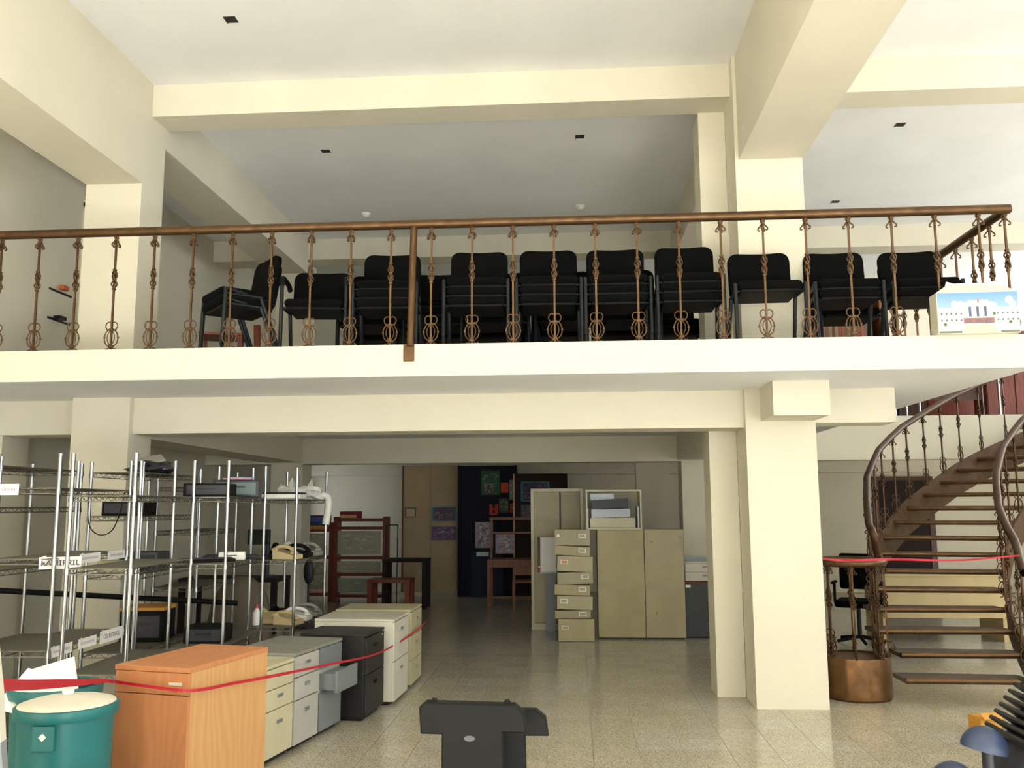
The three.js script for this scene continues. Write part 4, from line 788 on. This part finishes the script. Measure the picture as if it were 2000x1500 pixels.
// ---------- the far end ----------
let ps = 100;
function blotches(bg, cols, border) {
  const k0 = ps += 13;
  return canvasMat(128, 160, (x, W, H) => {
    x.fillStyle = bg; x.fillRect(0, 0, W, H);
    for (let k = 0; k < 60; k++) { x.fillStyle = cols[Math.floor(hash(k, 1, k0) * cols.length)]; x.fillRect(8 + hash(k, 2, k0) * (W - 30), 8 + hash(k, 3, k0) * (H - 24), 4 + hash(k, 4, k0) * 22, 3 + hash(k, 5, k0) * 16); }
    if (border) { x.strokeStyle = border; x.lineWidth = 12; x.strokeRect(3, 3, W - 6, H - 6); }
  }, 0.6);
}
function poster(x, y, z, w, h, m, label, ry = 0) { const p = thing('wall_print', label, 'poster', [x, y, z], ry); obj('print', sheet(w, h, 0.004), m, p); obj('backing', [cb(w - 0.004, h - 0.004, 0.004, 0, 0, -0.0042)], mat.lid, p); return p; }
{
  const pn = thing('exhibition_stand', 'tall beige display panel standing at the back wall', 'panel', [-2.65, 0, -16.55]);
  for (const x of [-0.252, 0.252]) obj('board', [bx(x - 0.25, x + 0.25, 0.06, 2.36, -0.02, 0.02, 0.003)], mat.panel, pn);
  obj('edge', [bx(-0.53, -0.502, 0.06, 2.36, -0.03, 0.03)], mat.redWood, pn);
  obj('foot', [bx(-0.4, 0.0, 0, 0.06, -0.1, 0.1)], mat.whiteSteel, pn);
  const z = -16.523;
  poster(-3.02, 1.50, z, 0.2, 0.18, canvasMat(64, 64, (x) => { x.fillStyle = '#4a4238'; x.fillRect(0, 0, 64, 64); x.fillStyle = '#b8a988'; x.fillRect(6, 6, 52, 52); }), 'small dark-framed picture on the beige panel');
  poster(-2.40, 1.47, z, 0.46, 0.27, blotches('#5b4a58', ['#6d5a66', '#3d3446', '#8d7a74', '#544a5e'], '#4f8a8c'), 'dark photo print with teal margins on the beige panel');
  poster(-2.40, 1.12, z, 0.46, 0.25, blotches('#6a5670', ['#84708a', '#4a3c58', '#a08ca0', '#5d4a66']), 'purplish photo print below the teal one on the beige panel');
  poster(-2.78, 1.56, z, 0.16, 0.08, blotches('#b58a6c', ['#c59a78', '#a57a5c']), 'small reddish strip beside the framed picture');
  const bl = thing('display_booth', 'tall navy display booth with posters at the back wall', 'booth', [-1.56, 0, -16.35]);
  obj('back_board', [bx(-0.5, 0.5, 0.02, 2.34, -0.03, 0.03)], mat.navyDark, bl); obj('side_board', [bx(-0.53, -0.5, 0.02, 2.34, -0.03, 0.25)], mat.navyDark, bl); obj('side_board', [bx(0.5, 0.53, 0.02, 2.34, -0.03, 0.25)], mat.navyDark, bl);
  obj('counter', [bx(-0.3, 0.28, 0.02, 0.82, 0.03, 0.16)], mat.navy, bl); obj('foot', [bx(-0.5, 0.5, 0, 0.02, -0.08, 0.2)], mat.black, bl);
  const zb = -16.316;
  poster(-1.52, 2.03, zb, 0.34, 0.44, blotches('#1f5a34', ['#5a4a58', '#7a6470', '#3a6a44', '#8a7a70']), 'green poster high on the navy booth');
  poster(-1.26, 1.94, zb, 0.14, 0.18, canvasMat(32, 32, (x) => { x.fillStyle = '#e4552a'; x.fillRect(0, 0, 32, 32); }), 'plain orange card on the navy booth');
  poster(-1.10, 1.90, zb, 0.15, 0.36, blotches('#7a8a94', ['#5a6a78', '#93a0a8', '#c0c8c8']), 'grey-blue print at the edge of the navy booth');
  poster(-1.46, 1.55, zb, 0.15, 0.19, canvasMat(64, 80, (x) => { x.fillStyle = '#d8401f'; x.fillRect(0, 0, 64, 80); x.fillStyle = '#16182a'; x.fillRect(20, 0, 24, 30); x.fillRect(20, 44, 24, 24); }), 'orange-red card with dark cut-outs beside the oval print');
  poster(-1.28, 1.62, zb, 0.18, 0.26, blotches('#3c4636', ['#6a6a50', '#4a523e', '#857f66']), 'dark olive oval-patterned print between red cards');
  poster(-1.10, 1.57, zb, 0.13, 0.17, canvasMat(64, 80, (x) => { x.fillStyle = '#c93a20'; x.fillRect(0, 0, 64, 80); x.fillStyle = '#16182a'; x.fillRect(20, 16, 24, 18); x.fillRect(20, 48, 24, 32); }), 'red card with dark cut-outs at the booth edge');
  poster(-1.62, 1.10, -16.186, 0.32, 0.46, blotches('#a79aa4', ['#8a7a86', '#c4b8bc', '#6e6070', '#958a92']), 'pale printed sheet standing on the navy counter');
  poster(-1.65, 0.76, -16.186, 0.22, 0.07, canvasMat(64, 20, (x) => { x.fillStyle = '#cfd4cc'; x.fillRect(0, 0, 64, 20); }), 'narrow white sign on the navy counter front');
  const bb = thing('brown_board', 'dark brown board with pale edge leaning at the back', 'board', [-0.58, 0, -15.75]);
  obj('board', [bx(-0.46, 0.46, 0.02, 2.17, -0.015, 0.015)], mat.darkWood, bb); obj('edge', [bx(-0.49, -0.46, 0.02, 2.17, -0.02, 0.02)], mat.lightWood, bb); obj('foot', [bx(-0.45, 0.45, 0, 0.02, -0.1, 0.1)], mat.black, bb);
  poster(-0.68, 1.86, -15.732, 0.5, 0.34, blotches('#3a2f4a', ['#4d3f5c', '#2c2440', '#5e5a70'], '#3d7f86'), 'dark purple print with teal margin on the brown board');
  poster(-0.82, 1.50, -15.732, 0.22, 0.26, blotches('#5a5260', ['#6e6470', '#46404e']), 'dim grey print below the purple one on the brown board');
  const dk = thing('wooden_desk', 'wooden desk with a raised hutch before the navy booth', 'desk', [-0.98, 0, -15.05]);
  obj('desk_top', [bx(-0.45, 0.45, 0.70, 0.75, -0.28, 0.28, 0.004)], mat.midWood, dk); for (const x of [-0.43, 0.43]) { obj('leg', [bx(x - 0.025, x + 0.025, 0, 0.7, 0.2, 0.26)], mat.midWood, dk); obj('hutch_post', [bx(x - 0.02, x + 0.02, 0.75, 1.42, -0.27, -0.23)], mat.midWood, dk); obj('leg', [bx(x - 0.025, x + 0.025, 0, 0.7, -0.26, -0.2)], mat.midWood, dk); }
  obj('hutch_shelf', [bx(-0.45, 0.45, 1.38, 1.42, -0.28, -0.1)], mat.midWood, dk); obj('hutch_shelf', [bx(-0.41, 0.41, 1.15, 1.18, -0.28, -0.12)], mat.midWood, dk); obj('foot_rail', [bx(-0.41, 0.41, 0.08, 0.12, -0.25, -0.21)], mat.midWood, dk); obj('apron', [bx(-0.41, 0.41, 0.62, 0.70, 0.22, 0.25)], mat.midWood, dk);
  poster(-1.18, 0.98, -15.27, 0.32, 0.32, blotches('#a09298', ['#bcb0b0', '#857884', '#6c6470']), 'pale photo sheet leaning on the wooden desk');
  const ch = thing('wooden_chair', 'plain wooden chair in front of the wooden desk', 'chair', [-0.80, 0, -14.45], Math.PI + 0.1);
  obj('seat', [bx(-0.2, 0.2, 0.42, 0.45, -0.2, 0.2, 0.004)], mat.midWood, ch); for (const x of [-0.18, 0.18]) { obj('leg', [bx(x - 0.018, x + 0.018, 0, 0.42, 0.15, 0.19)], mat.midWood, ch); obj('leg', [bx(x - 0.018, x + 0.018, 0, 0.66, -0.2, -0.16)], mat.midWood, ch); }
  obj('back_rail', [bx(-0.16, 0.16, 0.54, 0.66, -0.19, -0.17)], mat.midWood, ch); obj('stretcher', [bx(-0.16, 0.16, 0.12, 0.15, 0.16, 0.18)], mat.midWood, ch);
  // wooden shelf frames at the left
  const fr = (x, z, w, hs2, H, label) => { const s = thing('wooden_shelf_frame', label, 'shelf', [x, 0, z]); for (const sx of [-w / 2, w / 2]) obj('post', [bx(sx - 0.035, sx + 0.035, 0, H, -0.14, 0.14, 0.004)], mat.redWood, s); for (const y of hs2) obj('shelf', [bx(-w / 2 + 0.035, w / 2 - 0.035, y, y + 0.05, -0.14, 0.14)], mat.redWood, s); return s; };
  fr(-4.52, -15.6, 0.62, [0.1, 0.72, 1.18], 1.34, 'reddish wooden shelf frame carrying the toy-car box by the side wall');
  fr(-3.68, -15.5, 0.86, [0.08, 0.44, 0.72, 1.22, 1.36], 1.44, 'taller reddish wooden shelf frame beside the beige panel');
  const bd = (x, y, z, w, h, m, label) => poster(x, y, z, w, h, m, label);
  const mapc = ['#a8ac8a', '#b8b096', '#94a088', '#c0b8a0', '#9aa6a0'];
  bd(-4.52, 0.98, -15.44, 0.5, 0.36, blotches('#a39c84', mapc), 'pale printed board in the frame under the toy-car box'); bd(-4.52, 0.44, -15.44, 0.5, 0.46, blotches('#988f7c', mapc), 'pale printed board at the bottom of the side-wall frame');
  bd(-3.68, 1.0, -15.34, 0.76, 0.40, blotches('#a8a78a', mapc), 'map-like printed board in the taller wooden frame'); bd(-3.74, 0.29, -15.34, 0.6, 0.24, blotches('#9aa294', mapc), 'greenish printed board low in the taller wooden frame'); bd(-3.68, 0.6, -15.34, 0.76, 0.18, blotches('#aca486', mapc), 'narrow printed board in the middle of the taller wooden frame');
  const car = canvasMat(256, 96, (x, W, H) => { x.fillStyle = '#34406e'; x.fillRect(0, 0, W, H); x.fillStyle = '#c98a3a'; x.fillRect(0, 74, W, 22); x.fillStyle = '#22263c'; x.beginPath(); x.arc(50, 54, 36, 0, 7); x.fill(); x.fillStyle = '#9a9488'; x.beginPath(); x.arc(50, 54, 20, 0, 7); x.fill(); x.fillStyle = '#22263c'; x.beginPath(); x.arc(50, 54, 9, 0, 7); x.fill(); x.fillStyle = '#4f5aa0'; x.fillRect(100, 14, 150, 34); });
  const cbx = thing('printed_carton', 'blue and orange carton printed with a wheel on the wooden frame', 'carton', [-4.52, 1.231, -15.55]); obj('body', [bx(-0.26, 0.26, 0, 0.24, -0.1, 0.1)], plain('#c98a3a', 0.7), cbx); const cf = obj('printed_face', sheet(0.52, 0.23, 0.003), car, cbx); cf.position.set(0.0, 0.12, 0.102);
  const c2 = thing('printed_carton', 'red and cream carton leaning on the taller wooden frame', 'carton', [-4.0, 1.411, -15.5], 0); obj('body', [bx(-0.05, 0.3, 0, 0.12, -0.08, 0.08)], plain('#8c2436', 0.7), c2); obj('band', [bx(-0.04, 0.24, 0.01, 0.06, 0.08, 0.083)], plain('#cfa878', 0.7), c2);
  const tb = (x, z, w, h, m, label, dd = 0.45) => { const t = thing('side_table', label, 'table', [x, 0, z]); obj('table_top', [bx(-w / 2, w / 2, h - 0.05, h, -dd / 2, dd / 2, 0.004)], m, t); for (const sx of [-w / 2 + 0.04, w / 2 - 0.04]) for (const sz of [-dd / 2 + 0.04, dd / 2 - 0.04]) obj('leg', [bx(sx - 0.035, sx + 0.035, 0, h - 0.05, sz - 0.035, sz + 0.035)], m, t); return t; };
  tb(-2.84, -13.95, 0.66, 0.51, mat.redWood, 'low red-brown wooden table beyond the tan cabinet'); tb(-2.72, -14.6, 0.72, 0.78, mat.darkWood, 'taller black-brown table behind the low red table');
  const ez = thing('black_easel', 'thin black metal easel frame beside the wooden shelf', 'easel', [-3.12, 0, -15.3]); for (const x of [-0.1, 0.1]) obj('upright', [bar([x, 0, 0], [x, 1.3, -0.05], 0.01, 6)], mat.black, ez); obj('crossbar', [bar([-0.1, 1.3, -0.05], [0.1, 1.3, -0.05], 0.01, 6)], mat.black, ez);
  const fanb = thing('dark_fan', 'dark standing fan blade shape beyond the telephone rack', 'fan', [-3.62, 0, -12.2]); obj('pole', [bar([0, 0.03, 0], [0, 0.62, 0], 0.015, 8)], mat.slate, fanb); obj('base', [cyl(0.16, 0.03, 0, 0.015, 0, 24)], mat.slate, fanb); obj('head', [new THREE.SphereGeometry(0.12, 20, 12).scale(0.6, 1.4, 0.4).translate(0, 0.74, 0)], mat.slate, fanb);
  const tarp = thing('draped_sheet', 'grey-brown dust sheet draped over stored goods behind the racks', 'dust sheet', [-3.95, 0, -10.6]); const tg = new THREE.SphereGeometry(1, 32, 16, 0, Math.PI * 2, 0, Math.PI * 0.52), tp = tg.attributes.position; for (let i = 0; i < tp.count; i++) { const x = tp.getX(i), y2 = tp.getY(i), z2 = tp.getZ(i), q = 1 + 0.08 * Math.sin(7 * Math.atan2(z2, x)) * (1 - y2); tp.setXYZ(i, x * 0.42 * q, Math.max(0, Math.pow(Math.max(y2, 0), 0.6) * 0.95), z2 * 0.42 * q); } tg.computeVertexNormals(); obj('sheet', [tg.scale(0.85, 0.85, 0.85)], plain('#7d7160', 0.9), tarp);
  const dt = tb(-4.5, -11.85, 1.3, 0.70, mat.darkWood, 'long dark table far behind the racks', 0.6);
  const arm = thing('monitor_arm', 'dark monitor on a blue-grey pole beyond the telephone rack', 'monitor', [-4.08, 0.701, -11.85]); obj('pole', [bar([0, 0, 0], [0, 0.5, 0], 0.03, 10)], mat.blueMachine, arm); obj('base', [cyl(0.12, 0.02, 0, 0.01, 0, 20)], mat.blueMachine, arm); obj('case', [cb(0.3, 0.2, 0.06, -0.1, 0.52, 0.06, 0.01)], mat.slate, arm); obj('screen', [cb(0.26, 0.16, 0.004, -0.1, 0.52, 0.092)], mat.black, arm);
}
// ---------- behind the staircase ----------
{
  const d = thing('beige_desk', 'beige panelled desk standing behind the staircase', 'desk', [4.35, 0, -11.5]);
  obj('desk_top', [bx(-0.75, 0.75, 0.76, 0.80, -0.35, 0.35, 0.005)], mat.desk, d); obj('modesty_panel', [bx(-0.7, 0.7, 0.28, 0.76, 0.30, 0.33)], mat.desk, d); for (const x of [-0.69, 0.69]) obj('side_panel', [bx(x - 0.025, x + 0.025, 0, 0.76, -0.33, 0.3)], mat.desk, d);
  const c = thing('office_chair', 'black office chair behind the staircase beside the beige desk', 'chair', [3.3, 0, -11.0], -0.4);
  obj('seat', [cb(0.48, 0.08, 0.46, 0, 0.47, 0, 0.03)], mat.blackFabric, c); obj('backrest', [cb(0.44, 0.42, 0.07, 0, 0.82, -0.22, 0.03, -0.12)], mat.blackFabric, c); for (const x of [-0.26, 0.26]) obj('armrest', [cb(0.05, 0.03, 0.26, x, 0.70, 0, 0.012), cb(0.03, 0.24, 0.04, x, 0.58, -0.02, 0.008)], mat.blackPlastic, c); obj('post', [bar([0, 0.08, 0], [0, 0.43, 0], 0.025, 10)], mat.blackTube, c);
  for (let k = 0; k < 5; k++) obj('leg', [bar([0, 0.09, 0], [0.28 * Math.cos(k * 1.257), 0.045, 0.28 * Math.sin(k * 1.257)], 0.02, 6)], mat.blackPlastic, c);
  const door = new THREE.Group(); door.name = 'door_2'; door.userData = { kind: 'structure', label: 'dark wooden door in the back wall seen between the treads' }; door.position.set(6.1, 0, ZB);
  obj('door_frame', [bx(-0.55, -0.45, 0, 2.12, 0, 0.05), bx(0.45, 0.55, 0, 2.12, 0, 0.05), bx(-0.45, 0.45, 2.05, 2.12, 0, 0.05)], mat.brownWood, door); obj('door_leaf', [bx(-0.45, 0.45, 0, 2.05, 0, 0.03)], mat.darkWood, door); obj('handle', [bar([0.36, 1.0, 0.03], [0.36, 1.0, 0.08], 0.01, 8)], mat.chrome, door);
  scene.add(door);
}
renderer.render(scene, camera);
